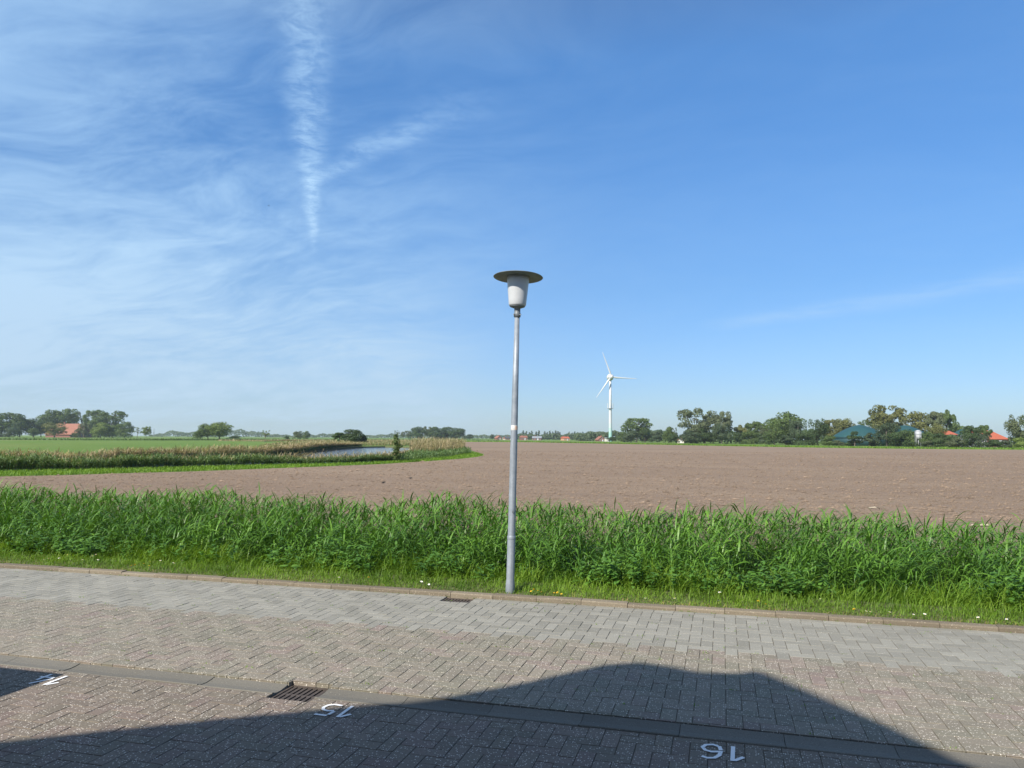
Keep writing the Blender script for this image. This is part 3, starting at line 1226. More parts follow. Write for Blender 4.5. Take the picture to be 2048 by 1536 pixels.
def dandelion():
    s = MB()
    s.tube([(0, 0, 0), (0.004, 0.002, 0.05), (0.006, 0.002, 0.08)], [0.003, 0.0026, 0.0025], 4)
    p = MB()
    for j, (n_, r, z) in enumerate(((14, 0.024, 0.084), (12, 0.018, 0.089), (8, 0.011, 0.093))):
        for k in range(n_):
            a = 2 * math.pi * (k + 0.5 * j) / n_
            c, d = math.cos(a), math.sin(a)
            q = lambda rr, w, zz: (0.006 + c * rr - d * w, 0.002 + d * rr + c * w, zz)
            p.quad(q(0.002, -0.002, 0.082), q(r, -0.003, z), q(r, 0.003, z), q(0.002, 0.002, 0.082))
    return s.mesh('stem'), p.mesh('florets')


DS, DP, DC = daisy()
for m_, k_ in ((DS, 'stem'), (DP, 'petal'), (DC, 'yolk')):
    m_.materials.append(M[k_])
TS, TP = dandelion()
TS.materials.append(M['stem'])
TP.materials.append(M['yolk'])


def put_flower(kind, px, py):
    g = gp(px, py, 0.06)
    vv_ = max(V_KERB1 + 0.06, g.y)
    z_ = float(ditch_z(vv_))
    e = empty('daisy' if kind == 'd' else 'dandelion', (g.x, vv_, z_), random.uniform(0, 6.28))
    e.rotation_euler.x = random.gauss(0.25, 0.15)
    s_ = random.uniform(0.5, 0.85)
    e.scale = (s_, s_, s_ * (1.0 + max(0, vv_ - 8.7)))
    if kind == 'd':
        obj('stem', DS, None, e)
        obj('petals', DP, None, e)
        obj('flower_centre', DC, None, e)
        tag(e, 'tiny white daisy in the grass verge behind the kerb', 'daisy', 'daisies in the grass verge')
    else:
        obj('stem', TS, None, e)
        obj('florets', TP, None, e)
        tag(e, 'small yellow dandelion in the grass verge behind the kerb', 'dandelion', 'dandelions in the grass verge')


for px, py in [(88, 1124), (100, 1123), (118, 1121), (133, 1117), (120, 1119), (166, 1125), (187, 1121), (193, 1126), (190, 1119), (238, 1115), (320, 1129), (345, 1133), (360, 1131), (344, 1134), (677, 1161), (841, 1170), (858, 1172), (1247, 1197), (1290, 1201), (1349, 1210), (1440, 1197), (1447, 1205), (1442, 1209), (1642, 1206), (1730, 1228), (1741, 1229), (1780, 1232), (1792, 1231), (1830, 1237), (1850, 1237), (1960, 1243), (2014, 1245)]:
    put_flower('d', px, py)
for px, py in [(262, 1136), (272, 1135), (286, 1133), (298, 1135), (300, 1130), (738, 1162), (1063, 1187), (1070, 1188), (1075, 1189), (1083, 1190), (1106, 1191), (1115, 1191), (1121, 1192), (1530, 1214), (1710, 1226), (1516, 1212)]:
    put_flower('t', px, py)

# sprigs of grass and moss in the joints of the paving and along the kerb
nt = 420
tu = rng.uniform(-11, 4.5, nt)
tv = np.where(rng.random(nt) < 0.35, V_KERB0 - np.abs(rng.normal(0, 0.012, nt)), rng.uniform(V_GUT1, V_KERB0, nt))
tv = np.round(tv / A) * A
per = 7
N = nt * per
ru = np.repeat(tu, per) + rng.normal(0, 0.018, N)
rv = np.repeat(tv, per) + rng.normal(0, 0.003, N)
rv = np.minimum(rv, V_KERB0 - 0.004)
root = np.stack((ru, rv, np.full(N, -0.004)), 1)
v_, f_ = blades(root, rng.uniform(0, 6.28, N), rng.uniform(0.008, 0.030, N), np.full(N, 0.005), rng.uniform(0.3, 1.4, N), rng.uniform(0.1, 1.2, N), 2)
tag(obj('joint_weeds', mesh_np('joint_weeds', v_, f_), M['grass']), 'sprigs of grass growing in the joints of the paving', kind='stuff')

# ------------------------------------------------------------------ the tilled field: clods
base = np.array([(1, 0, 0), (-1, 0, 0), (0, 1, 0), (0, -1, 0), (0, 0, 1), (0, 0, -0.5)], float)
bf = np.array([(0, 2, 4), (2, 1, 4), (1, 3, 4), (3, 0, 4), (2, 0, 5), (1, 2, 5), (3, 1, 5), (0, 3, 5)])
N = 38000
d = 17 * (110 / 17) ** rng.random(N)
x = rng.uniform(-0.72, 0.72, N) * d
pu = x * r0.x - math.sin(YAW) * d
pv = x * r0.y + math.cos(YAW) * d
P2 = np.stack((pu, pv), 1)
k = in_poly(P2, [(p.x, p.y) for p in FIELD_W])
P2 = P2[k]
d = d[k]
n = len(P2)
s = 0.02 + 0.035 * rng.random(n) ** 2.2 + 0.05 * (rng.random(n) < 0.03)
s = s * np.interp(d, [17, 40, 110], [0.85, 1.1, 1.8])
J = base[None] * rng.uniform(0.6, 1.3, (n, 6, 3)) * s[:, None, None] * np.array([1.3, 1.0, 0.62])
J[:, :, 0] += P2[:, None, 0]
J[:, :, 1] += P2[:, None, 1]
J[:, :, 2] += 0.012 + s[:, None] * 0.12
F = (bf[None] + (np.arange(n) * 6)[:, None, None]).reshape(-1, 3)
tag(obj('soil_clods', mesh_np('soil_clods', J.reshape(-1, 3), F), M['clod']), 'loose clods of dry earth scattered over the field', kind='stuff')

# ------------------------------------------------------------------ pond and ditch margins
near_edge = POND_W[:N_NEAR]
far_edge = POND_W[14:]


def along(edge, n, lo, hi, jit=0.0):
    """points spread along an outline, pushed lo..hi metres away from the camera"""
    e = np.array([(p.x, p.y) for p in edge])
    seg = np.linalg.norm(np.diff(e, axis=0), axis=1)
    cum = np.concatenate(([0], np.cumsum(seg)))
    t = rng.uniform(0, cum[-1], n)
    x = np.interp(t, cum, e[:, 0])
    y = np.interp(t, cum, e[:, 1])
    o = rng.uniform(lo, hi, n)
    x = x - math.sin(YAW) * o
    y = y + math.cos(YAW) * o
    return np.stack((x, y), 1), t / cum[-1]


def pix_of(p):
    dx = p[:, 0] * r0.x + p[:, 1] * r0.y
    dd = -p[:, 0] * math.sin(YAW) + p[:, 1] * math.cos(YAW)
    return 1024 + FPX * dx / dd, dd


def grown(name, mat, p, h, leaves, llen, lwid, label, seg=3, lean=0.25, z0=0.0, upright=0.3, stemw=0.02):
    root = np.stack((p[:, 0], p[:, 1], np.full(len(p), z0)), 1)
    return reed_patch(name, mat, root, h, leaves, llen, lwid, seg, label, lean=lean, stemw=stemw, upright=upright)


# green reeds on the near bank
p, t_ = along(near_edge, 7500, -3.0, 0.2)
px, dd = pix_of(p)
h = (0.52 + 0.10 * np.sin(px / 37.0) + 0.06 * np.sin(px / 13.0 + 1) + rng.normal(0, 0.08, len(p)))
h *= np.interp(px, [-100, 250, 420, 600, 800, 850], [1.15, 1.0, 1.05, 0.68, 0.58, 0.6])
gapm = (np.sin(px / 51.0) + 0.6 * np.sin(px / 23.0 + 2)) > -1.05
gapm |= px > -1e9
p, h = p[gapm], h[gapm]
grown('bank_reeds', M['bankreed'], p, np.maximum(h, 0.2), 4, 0.36, 0.045, 'green reeds along the near bank of pond and ditch')
p, _ = along(near_edge, 1300, -2.5, 0.2)
grown('dry_reeds', M['tanreed'], p, rng.uniform(0.4, 0.75, len(p)), 3, 0.35, 0.04, 'dry stalks scattered through the green reeds of the near bank', upright=0.7, stemw=0.025)
# green reeds round the right end of the pond
end_poly = [gp(*q) for q in [(800, 921), (815, 913), (870, 908), (930, 904), (942, 908), (900, 915), (850, 920.5), (800, 925)]]
p = sample_poly(end_poly, 1500)
grown('bank_reeds', M['bankreed'], p, rng.uniform(0.35, 0.65, len(p)), 4, 0.4, 0.055, 'green reeds below the pale dry reeds at the end of the pond')
# pale dry reeds: the tall clump at the end of the pond
clump = [gp(*q) for q in [(818, 914), (820, 904), (860, 901), (920, 900), (930, 904), (905, 909.5), (860, 913.5)]]
p = sample_poly(clump, 2600)
grown('dry_reeds', M['tanreed'], p, rng.uniform(1.0, 1.75, len(p)), 3, 0.5, 0.04, 'tall pale dry reeds at the right end of the pond', lean=0.2, upright=0.9, stemw=0.035)
# sparse dry stalks standing in front of the water
p, _ = along(near_edge[6:11], 420, -2.5, 0.0)
grown('dry_reeds', M['tanreed'], p, rng.uniform(0.45, 0.95, len(p)), 2, 0.3, 0.02, 'sparse dry reed stalks standing before the pond water', lean=0.3, upright=0.9, stemw=0.025)
# dry reeds on the far bank of the ditch and round the pond
p, _ = along(far_edge[2:], 9000, 0.2, 5.0)
px, dd = pix_of(p)
h = rng.uniform(0.45, 0.85, len(p)) + 0.10 * np.sin(px / 31.0)
h *= np.interp(px, [-50, 200, 330, 520, 600, 700], [0.9, 0.8, 1.05, 1.15, 1.0, 0.9])
m_ = rng.random(len(p)) < np.interp(np.sin(px / 44.0 + 1) + 0.6 * np.sin(px / 17.0), [-1.2, 0.2], [0.45, 1.0])
p, h = p[m_], h[m_]
grown('dry_reeds', M['tanreed'], p, h, 3, 0.5, 0.045, 'band of straw coloured reeds on the far bank of the ditch', lean=0.25, upright=0.8, stemw=0.04)
p, _ = along(far_edge[2:], 5000, 0.0, 6.0)
grown('bank_reeds', M['bankreed'], p, rng.uniform(0.2, 0.45, len(p)), 3, 0.35, 0.06, 'green reeds growing among the dry ones on the far bank')
# rough grass behind and left of the pond
rough = [gp(*q) for q in [(520, 896), (560, 888.5), (620, 884.5), (700, 883), (850, 883.2), (880, 886.5), (850, 892.5), (770, 892), (715, 892.5), (660, 895.5), (600, 901), (565, 906), (530, 908)]]
p = sample_poly(rough, 9000)
grown('rough_grass', M['tanreed'], p, rng.uniform(0.25, 0.6, len(p)), 3, 0.45, 0.10, 'rough straw coloured grass behind the pond', upright=0.6, stemw=0.08)
p = sample_poly(rough, 6500)
grown('rough_grass', M['bankreed'], p, rng.uniform(0.2, 0.5, len(p)), 3, 0.4, 0.12, 'rough green grass mixed in behind the pond', upright=0.6, stemw=0.08)
# mown grass margin between field and reeds
marg = [gp(*q) for q in [(-150, 961), (0, 953.4), (125, 950.6), (250, 946.7), (375, 943.3), (520, 937.9), (640, 933.3), (760, 928.4), (860, 922.2), (925, 917.2), (955, 913.7), (967, 910.7), (955, 906.5), (935, 906), (900, 914), (850, 919), (790, 923.5), (640, 929), (520, 931.5), (375, 935.5), (250, 939), (125, 941), (0, 944.5), (-150, 951)]]
p = sample_poly(marg, 26000)
root = np.stack((p[:, 0], p[:, 1], np.zeros(len(p))), 1)
n = len(p)
v_, f_ = blades(root, rng.uniform(0, 6.28, n), rng.uniform(0.08, 0.24, n), np.full(n, 0.03), rng.uniform(0.7, 1.5, n), rng.uniform(0.2, 1.3, n), 2)
tag(obj('margin_grass', mesh_np('margin_grass', v_, f_), M['grass']), 'green grass margin between the tilled field and the reeds', kind='stuff')
# far green strip of young crop along the far side of the field, and reed lines in the meadow
far_e = [gp(*q) for q in [(905, 883.4), (1040, 884.1), (1200, 887.0), (1400, 891.0), (1600, 894.8), (1800, 897.4), (2048, 899.6), (2250, 901)]]
p, _ = along(far_e, 14000, 0.0, 14.0)
_, dd = pix_of(p)
root = np.stack((p[:, 0], p[:, 1], np.zeros(len(p))), 1)
n = len(p)
v_, f_ = blades(root, rng.uniform(0, 6.28, n), rng.uniform(0.3, 0.65, n), 0.0006 * dd, rng.uniform(0.9, 1.5, n), rng.uniform(0.2, 1.3, n), 2)
tag(obj('crop_margin', mesh_np('crop_margin', v_, f_), M['grass']), 'tall green grass strip along the far side of the field', kind='stuff')


def line_growth(name, pts_px, n, h0, h1, mat, label, wid, dep):
    e = [gp(*q) for q in pts_px]
    p, _ = along(e, n, 0, dep)
    root = np.stack((p[:, 0], p[:, 1], np.zeros(len(p))), 1)
    v_, f_ = blades(root, rng.uniform(0, 6.28, n), rng.uniform(h0, h1, n), np.full(n, wid), rng.uniform(0.9, 1.5, n), rng.uniform(0.3, 1.4, n), 2)
    return tag(obj(name, mesh_np(name, v_, f_), mat), label, kind='stuff')


line_growth('meadow_reeds', [(-60, 879.5), (150, 880.5), (300, 880.8), (520, 880.5)], 4500, 0.5, 1.3, M['bankreed'], 'dark line of reeds along a meadow ditch before the farm', 0.18, 6)
line_growth('meadow_reeds', [(480, 879.2), (700, 879.5), (900, 880.2), (1000, 881.5)], 4000, 0.5, 1.2, M['bankreed'], 'line of green reeds in the meadow behind the pond', 0.2, 8)
line_growth('meadow_reeds', [(430, 882), (520, 883), (640, 881.8), (830, 881.6)], 3500, 0.5, 1.1, M['tanreed'], 'line of straw coloured reeds far behind the pond', 0.15, 6)


# ------------------------------------------------------------------ street lamp
def street_lamp():
    base = gp(1020, 1187, 0.03)
    e = empty('street_lamp', base, YAW)
    e.rotation_euler = (0, R(1.12), YAW)
    H = 3.16 * 1.012
    pole = MB().lathe([(0.052, -0.3), (0.052, 0.10), (0.0465, 0.16), (0.0455, 0.62), (0.0425, 0.66), (0.041, 1.6), (0.0365, 2.3), (0.0290, H)], 28)
    po = pole.build('pole', M['galv'], e)
    MB().lathe([(0.0475, 0.615), (0.0485, 0.62), (0.0485, 0.645), (0.0445, 0.655)], 28, cap=False).build('seam_ring', M['galv'], po)
    MB().lathe([(0.0395, 1.86), (0.0402, 1.862), (0.0398, 1.915), (0.039, 1.917)], 28, cap=False).build('sticker_band', M['sticker'], po)
    # faded orange half of the sticker, on the right side of the post
    mb = MB()
    for k in range(7):
        a0, a1 = R(-75 + k * 13), R(-75 + (k + 1) * 13)
        r = 0.0408
        mb.quad((r * math.cos(a0), r * math.sin(a0), 1.866), (r * math.cos(a1), r * math.sin(a1), 1.866), (r * math.cos(a1), r * math.sin(a1), 1.910), (r * math.cos(a0), r * math.sin(a0), 1.910))
    mb.build('sticker_patch', M['sticker_orange'], po)
    # lock bolt of the hatch
    mb = MB()
    mb.tube([(0.01, -0.040, 0.93), (0.012, -0.060, 0.93)], [0.013, 0.011], 10)
    mb.build('hatch_bolt', M['dark_metal'], po)
    collar = MB().lathe([(0.030, H - 0.02), (0.040, H - 0.015), (0.040, H + 0.03), (0.036, H + 0.036), (0.036, H + 0.085), (0.055, H + 0.092), (0.088, H + 0.104), (0.090, H + 0.116)], 28)
    collar.build('collar', M['dark_metal'], e)
    for s in (-1, 1):
        MB().tube([(s * 0.03, -0.028, H + 0.008), (s * 0.044, -0.042, H + 0.008)], [0.008, 0.007], 6).build('set_screw', M['galv'], e)
    z0 = H + 0.112
    shade = MB().lathe([(0.085, z0), (0.095, z0 + 0.004), (0.102, z0 + 0.02), (0.107, z0 + 0.08), (0.119, z0 + 0.20), (0.128, z0 + 0.30), (0.132, z0 + 0.35)], 40)
    shade.build('diffuser', M['lamp_white'], e)
    zl = z0 + 0.355
    lid = MB().lathe([(0.125, 0.002), (0.285, -0.004), (0.292, 0), (0.285, 0.006), (0.20, 0.022), (0.08, 0.034), (0.02, 0.036)], 56)
    lo = lid.build('lid', M['lamp_lid'], e, (0, 0, zl - 0.012))
    lo.rotation_euler = (R(-3.2), R(0.6), 0)
    return tag(e, 'slim galvanised lamp post with white cone diffuser and wide flat lid', 'street lamp')


street_lamp()


# ------------------------------------------------------------------ trees
def quads_cloud(P, Nrm, size):
    """leaf clump faces: P (N,3), normals (N,3), size (N,)"""
    n = len(P)
    a = np.cross(Nrm, rng.normal(0, 1, (n, 3)))
    a /= np.linalg.norm(a, axis=1)[:, None] + 1e-9
    b = np.cross(Nrm, a)
    s = size[:, None] * 0.5
    k1 = rng.uniform(0.6, 1.25, (n, 1))
    V = np.stack((P - a * s * k1, P - b * s * 0.8, P + a * s * k1 * rng.uniform(0.7, 1.1, (n, 1)), P + b * s), 1).reshape(-1, 3)
    F = np.arange(4 * n).reshape(n, 4)
    return V, F


def lobes_for(kind, r):
    L = []
    if kind == 'round':
        for _ in range(34):
            th, z = r.uniform(0, 6.28), r.uniform(0.24, 0.88)
            w = math.sin(math.pi * min(1, max(0, (z - 0.12) / 0.92))) ** 0.7
            q = 0.34 * w * math.sqrt(r.random())
            L.append((q * math.cos(th), q * math.sin(th), z, r.uniform(0.12, 0.19), r.uniform(0.10, 0.15)))
    elif kind == 'airy':
        for _ in range(46):
            th, z = r.uniform(0, 6.28), r.uniform(0.30, 0.95)
            w = math.sin(math.pi * min(1, max(0, (z - 0.2) / 0.95))) ** 0.6
            q = 0.40 * w * math.sqrt(r.uniform(0.25, 1))
            L.append((q * math.cos(th), q * math.sin(th), z, r.uniform(0.08, 0.13), r.uniform(0.06, 0.1)))
    elif kind == 'dome':
        for _ in range(26):
            th, z = r.uniform(0, 6.28), r.uniform(0.12, 0.84)
            w = math.sqrt(max(0, 1 - ((z - 0.3) / 0.62) ** 2)) if z > 0.3 else 1
            q = 0.36 * w * math.sqrt(r.random())
            L.append((q * math.cos(th), q * math.sin(th), z, r.uniform(0.13, 0.18), r.uniform(0.12, 0.16)))
    elif kind == 'bush':
        for _ in range(18):
            th, z = r.uniform(0, 6.28), r.uniform(0.08, 0.8)
            w = 1 - 0.55 * z
            q = 0.38 * w * math.sqrt(r.random())
            L.append((q * math.cos(th), q * math.sin(th), z, r.uniform(0.12, 0.19), r.uniform(0.14, 0.2)))
    elif kind == 'cone':
        for _ in range(18):
            th, z = r.uniform(0, 6.28), r.uniform(0.06, 0.9)
            w = max(0.04, 1 - z)
            q = 0.42 * w * math.sqrt(r.random())
            L.append((q * math.cos(th), q * math.sin(th), z, r.uniform(0.08, 0.14) * (0.5 + w * 0.6), r.uniform(0.10, 0.14)))
    elif kind == 'umbrella':
        for _ in range(20):
            th, z = r.uniform(0, 6.28), r.uniform(0.62, 0.9)
            q = 0.42 * math.sqrt(r.random()) * (1.15 - 0.7 * max(0, z - 0.68) / 0.22)
            L.append((q * math.cos(th), q * math.sin(th), z, r.uniform(0.10, 0.16), r.uniform(0.07, 0.1)))
        for _ in range(5):
            th = r.uniform(0, 6.28)
            L.append((0.3 * math.cos(th), 0.3 * math.sin(th), r.uniform(0.35, 0.6), 0.1, 0.07))
    elif kind == 'poplar':
        for k in range(14):
            z = 0.1 + 0.84 * k / 14
            w = math.sin(math.pi * (0.12 + 0.86 * z)) ** 0.8
            L.append((r.gauss(0, 0.1), r.gauss(0, 0.1), z, 0.30 * w + 0.05, 0.07))
    elif kind == 'willow':
        for _ in range(24):
            th, z = r.uniform(0, 6.28), r.uniform(0.15, 0.85)
            q = 0.36 * math.sqrt(r.random()) * (1 - 0.35 * abs(z - 0.45))
            L.append((q * math.cos(th), q * math.sin(th), z, r.uniform(0.09, 0.14), r.uniform(0.13, 0.22)))
    elif kind == 'bare':
        for _ in range(14):
            th, z = r.uniform(0, 6.28), r.uniform(0.45, 0.92)
            q = 0.36 * math.sqrt(r.random())
            L.append((q * math.cos(th), q * math.sin(th), z, 0.07, 0.05))
    return L


SPEC = {  # nominal width, height, leaf count, leaf size, trunk radius, crown base
    'round': (10, 10, 4600, 0.48, 0.30, 0.24), 'airy': (10, 10, 5600, 0.42, 0.24, 0.26), 'dome': (10, 9, 5000, 0.5, 0.3, 0.12),
    'bush': (7, 5, 3200, 0.36, 0.12, 0.05), 'cone': (6, 6, 2800, 0.36, 0.14, 0.04), 'umbrella': (9, 8, 4600, 0.42, 0.22, 0.45),
    'poplar': (3, 14, 1600, 0.5, 0.2, 0.08), 'willow': (9, 9, 4600, 0.42, 0.3, 0.12), 'bare': (7, 9, 800, 0.32, 0.2, 0.4)}
VAR = {}


def tree_variant(kind, idx):
    key = (kind, idx)
    if key in VAR:
        return VAR[key]
    r = random.Random(hash(kind) % 1000 if False else sum(map(ord, kind)) * 31 + idx)
    W, H, n, ls, tr, cb = SPEC[kind]
    L = lobes_for(kind, r)
    wt = np.array([l[3] ** 2 * (l[4]) for l in L])
    wt /= wt.sum()
    pick = rng.choice(len(L), n, p=wt)
    A_ = np.array(L)[pick]
    dirs = rng.normal(0, 1, (n, 3))
    dirs[:, 2] = dirs[:, 2] * 0.9 + 0.22
    dirs /= np.linalg.norm(dirs, axis=1)[:, None]
    rad = rng.uniform(0.55, 1.06, n) ** 0.6
    P = A_[:, :3] + dirs * rad[:, None] * np.stack((A_[:, 3], A_[:, 3], A_[:, 4]), 1)
    rr_ = np.percentile(np.hypot(P[:, 0], P[:, 1]), 95)
    zt_ = np.percentile(P[:, 2], 99)
    kx, kz = 0.5 / rr_, 1.0 / zt_
    P = P * np.array([kx, kx, kz])
    L = [(l[0] * kx, l[1] * kx, l[2] * kz, l[3], l[4]) for l in L]
    P = P * np.array([W, W, H])
    c = np.array([0, 0, 0.5 * H])
    outw = (P - c) / np.array([W, W, H])
    outw /= np.linalg.norm(outw, axis=1)[:, None] + 1e-6
    nr = dirs * 0.75 + outw * 0.35 + rng.normal(0, 0.42, (n, 3))
    nr /= np.linalg.norm(nr, axis=1)[:, None]
    P[:, 2] = np.maximum(P[:, 2], 0.12)
    V, F = quads_cloud(P, nr, ls * rng.uniform(0.6, 1.35, n))
    crown = mesh_np('crown', V, F)
    crown.materials.append(M['foliage'])
    # trunk with limbs to the lobes
    mb = MB()
    lean = (r.uniform(-0.04, 0.04) * W, r.uniform(-0.04, 0.04) * W)
    top = (lean[0], lean[1], 0.8 * H)
    fork = (lean[0] * 0.4, lean[1] * 0.4, max(0.12, cb) * H)
    mb.tube([(0, 0, -0.3), (0, 0, 0.05 * H), fork, top], [tr * 1.3, tr, tr * 0.8, tr * 0.12], 7)
    for l in sorted(L, key=lambda q: -q[3])[:14 if kind in ('airy', 'bare', 'umbrella', 'round') else 7]:
        e = Vector((l[0] * W, l[1] * W, l[2] * H))
        f = r.uniform(0.0, 0.55)
        s = Vector(fork).lerp(Vector(top), f)
        if e.z < s.z + 0.05 * H:
            s = Vector(fork) * 0.8
        mid = s.lerp(e, 0.5) + Vector((0, 0, 0.04 * H))
        mb.tube([s, mid, e], [tr * 0.42, tr * 0.25, tr * 0.08], 5)
        if kind in ('airy', 'bare'):
            for _ in range(3):
                e2 = e + Vector((r.gauss(0, 0.07) * W, r.gauss(0, 0.07) * W, r.uniform(0, 0.09) * H))
                mb.tube([mid, mid.lerp(e2, 0.6), e2], [tr * 0.2, tr * 0.12, tr * 0.05], 4)
    trunk = mb.mesh('trunk')
    trunk.materials.append(M['bark'])
    VAR[key] = (trunk, crown)
    return VAR[key]


GREENS = {'d': (0.058, 0.094, 0.034), 'm': (0.092, 0.138, 0.042), 'l': (0.145, 0.20, 0.052), 'o': (0.140, 0.152, 0.052), 'g': (0.112, 0.138, 0.070), 'b': (0.076, 0.110, 0.058)}
count = {}


def tree(kind, px, top, wpx, dist, col, label, cat='tree', group=None):
    W, H = SPEC[kind][:2]
    k = count.get(kind, 0)
    count[kind] = k + 1
    trunk, crown = tree_variant(kind, k % 3)
    shrub = cat != 'tree'
    name = {'poplar': 'poplar_tree', 'bush': 'bush', 'cone': 'bush', 'willow': 'willow_tree', 'bare': 'bare_tree'}.get(kind, 'broadleaf_tree')
    if shrub:
        name = 'bush'
    elif name == 'bush':
        name = 'broadleaf_tree'
    h = zat(px, top, dist) * 1.02
    w = wpx * dist / FPX * 1.04
    e = empty(name, at(px, dist), random.uniform(0, 6.28))
    e.scale = (w / W, w / W, h / H)
    g = GREENS[col]
    j = random.uniform(0.9, 1.12)
    t_ = obj('trunk', trunk, None, e)
    c_ = obj('crown', crown, None, e)
    c_.color = (g[0] * j, g[1] * j, g[2] * j, 1)
    tag(e, label, cat, group)
    return e


GL_ = 'trees round the farm on the meadow'
for a in [
    ('dome', 6, 828, 84, 600, 'm', 'large green tree at the left edge of the farm wood'),
    ('dome', 42, 833, 40, 590, 'd', 'very dark round tree beside the large tree at the left edge'),
    ('round', 70, 839, 40, 600, 'd', 'dark lower tree between the left wood and the red farmhouse'),
    ('round', 85, 843, 30, 612, 'd', 'dark tree touching the left end of the farmhouse roof'),
    ('round', 106, 823, 50, 640, 'm', 'tall tree with a bird above it behind the farmhouse roof'),
    ('airy', 132, 820, 50, 650, 'm', 'tall loose crowned tree right above the farmhouse ridge'),
    ('bare', 166, 823, 24, 655, 'g', 'thin nearly bare tree in the gap behind the farmhouse'),
    ('airy', 187, 822, 36, 645, 'm', 'tall open crowned tree right of the bare farm tree'),
    ('airy', 222, 824, 56, 640, 'm', 'wide airy tree at the right end of the farm wood'),
    ('dome', 200, 838, 50, 630, 'm', 'dense middle tree under the airy farm trees'),
    ('willow', 170, 847, 30, 575, 'g', 'grey green willow covering the farmhouse gable'),
    ('round', 112, 847, 44, 560, 'o', 'round olive tree standing before the farmhouse roof'),
    ('dome', 204, 847, 38, 560, 'l', 'bright green round tree right of the farmhouse'),
    ('dome', 228, 852, 34, 566, 'm', 'mid green round tree between two brighter ones by the farm'),
    ('dome', 252, 845, 32, 560, 'm', 'round tree closing the farm wood on the right'),
    ('bare', 277, 855, 18, 540, 'l', 'small thin tree just outside the farm wood'),
    ('airy', 295, 854, 18, 530, 'l', 'small open tree standing alone right of the farm wood'),
    ('round', 70, 857, 20, 555, 'm', 'small round tree on the meadow edge before the dark farm trees'),
]:
    tree(*a, group=GL_)
tree('bush', 22, 856, 26, 552, 'b', 'grey green bush on the meadow edge under the left wood', 'bush')
tree('bush', 150, 866, 14, 566, 'm', 'low bush before the farmhouse wall', 'bush')
GC = 'trees in the meadow left of the lamp'
for a in [
    ('round', 441, 846, 46, 400, 'l', 'tall open crown of the meadow tree cluster, right hand one'),
    ('round', 418, 849, 34, 405, 'm', 'middle tree of the meadow cluster with a bushy crown'),
    ('dome', 404, 858, 26, 398, 'm', 'lowest left tree of the meadow cluster'),
    ('bare', 532, 861, 18, 240, 'l', 'thin sapling with few leaves standing in the rough grass'),
    ('dome', 597, 863, 18, 520, 'g', 'left one of two small trees far behind the pond'),
    ('dome', 614, 863, 15, 530, 'm', 'right one of two small trees far behind the pond'),
    ('dome', 706, 860, 44, 205, 'd', 'dark dome shaped tree on the far shore of the pond'),
    ('umbrella', 680, 866, 26, 165, 'd', 'dark leaning tree at the water on the far shore'),
    ('bush', 728, 870, 22, 208, 'd', 'dark low tree trailing right of the dome shaped one'),
    ('poplar', 795, 870, 17, 56, 'm', 'narrow upright young tree standing before the pond'),
    ('bare', 796, 861, 13, 800, 'g', 'far thin tree just above the narrow young tree'),
    ('airy', 807, 864, 9, 800, 'g', 'far small tree left of the dark grove'),
    ('airy', 818, 862, 14, 780, 'g', 'far airy tree touching the dark grove on its left'),
    ('dome', 836, 855, 32, 700, 'd', 'round dark tree at the left end of the grove'),
    ('airy', 856, 854, 22, 720, 'g', 'pale airy tree inside the dark grove'),
    ('dome', 874, 855, 36, 700, 'd', 'broad dark tree in the middle of the grove'),
    ('dome', 895, 855, 28, 705, 'd', 'dark tree right of the middle of the grove'),
    ('dome', 916, 857, 34, 690, 'd', 'round tree at the right end of the dark grove'),
    ('round', 940, 869, 16, 760, 'b', 'small tree right of the dark grove'),
    ('round', 985, 869, 9, 780, 'b', 'small tree left of the gabled red house by the lamp post'),
]:
    tree(*a, group=GC)
tree('bush', 576, 873, 12, 420, 'd', 'small dark bush in the meadow behind the rough grass', 'bush')
tree('bush', 470, 872, 30, 420, 'd', 'low dark bush right of the meadow tree cluster', 'bush')
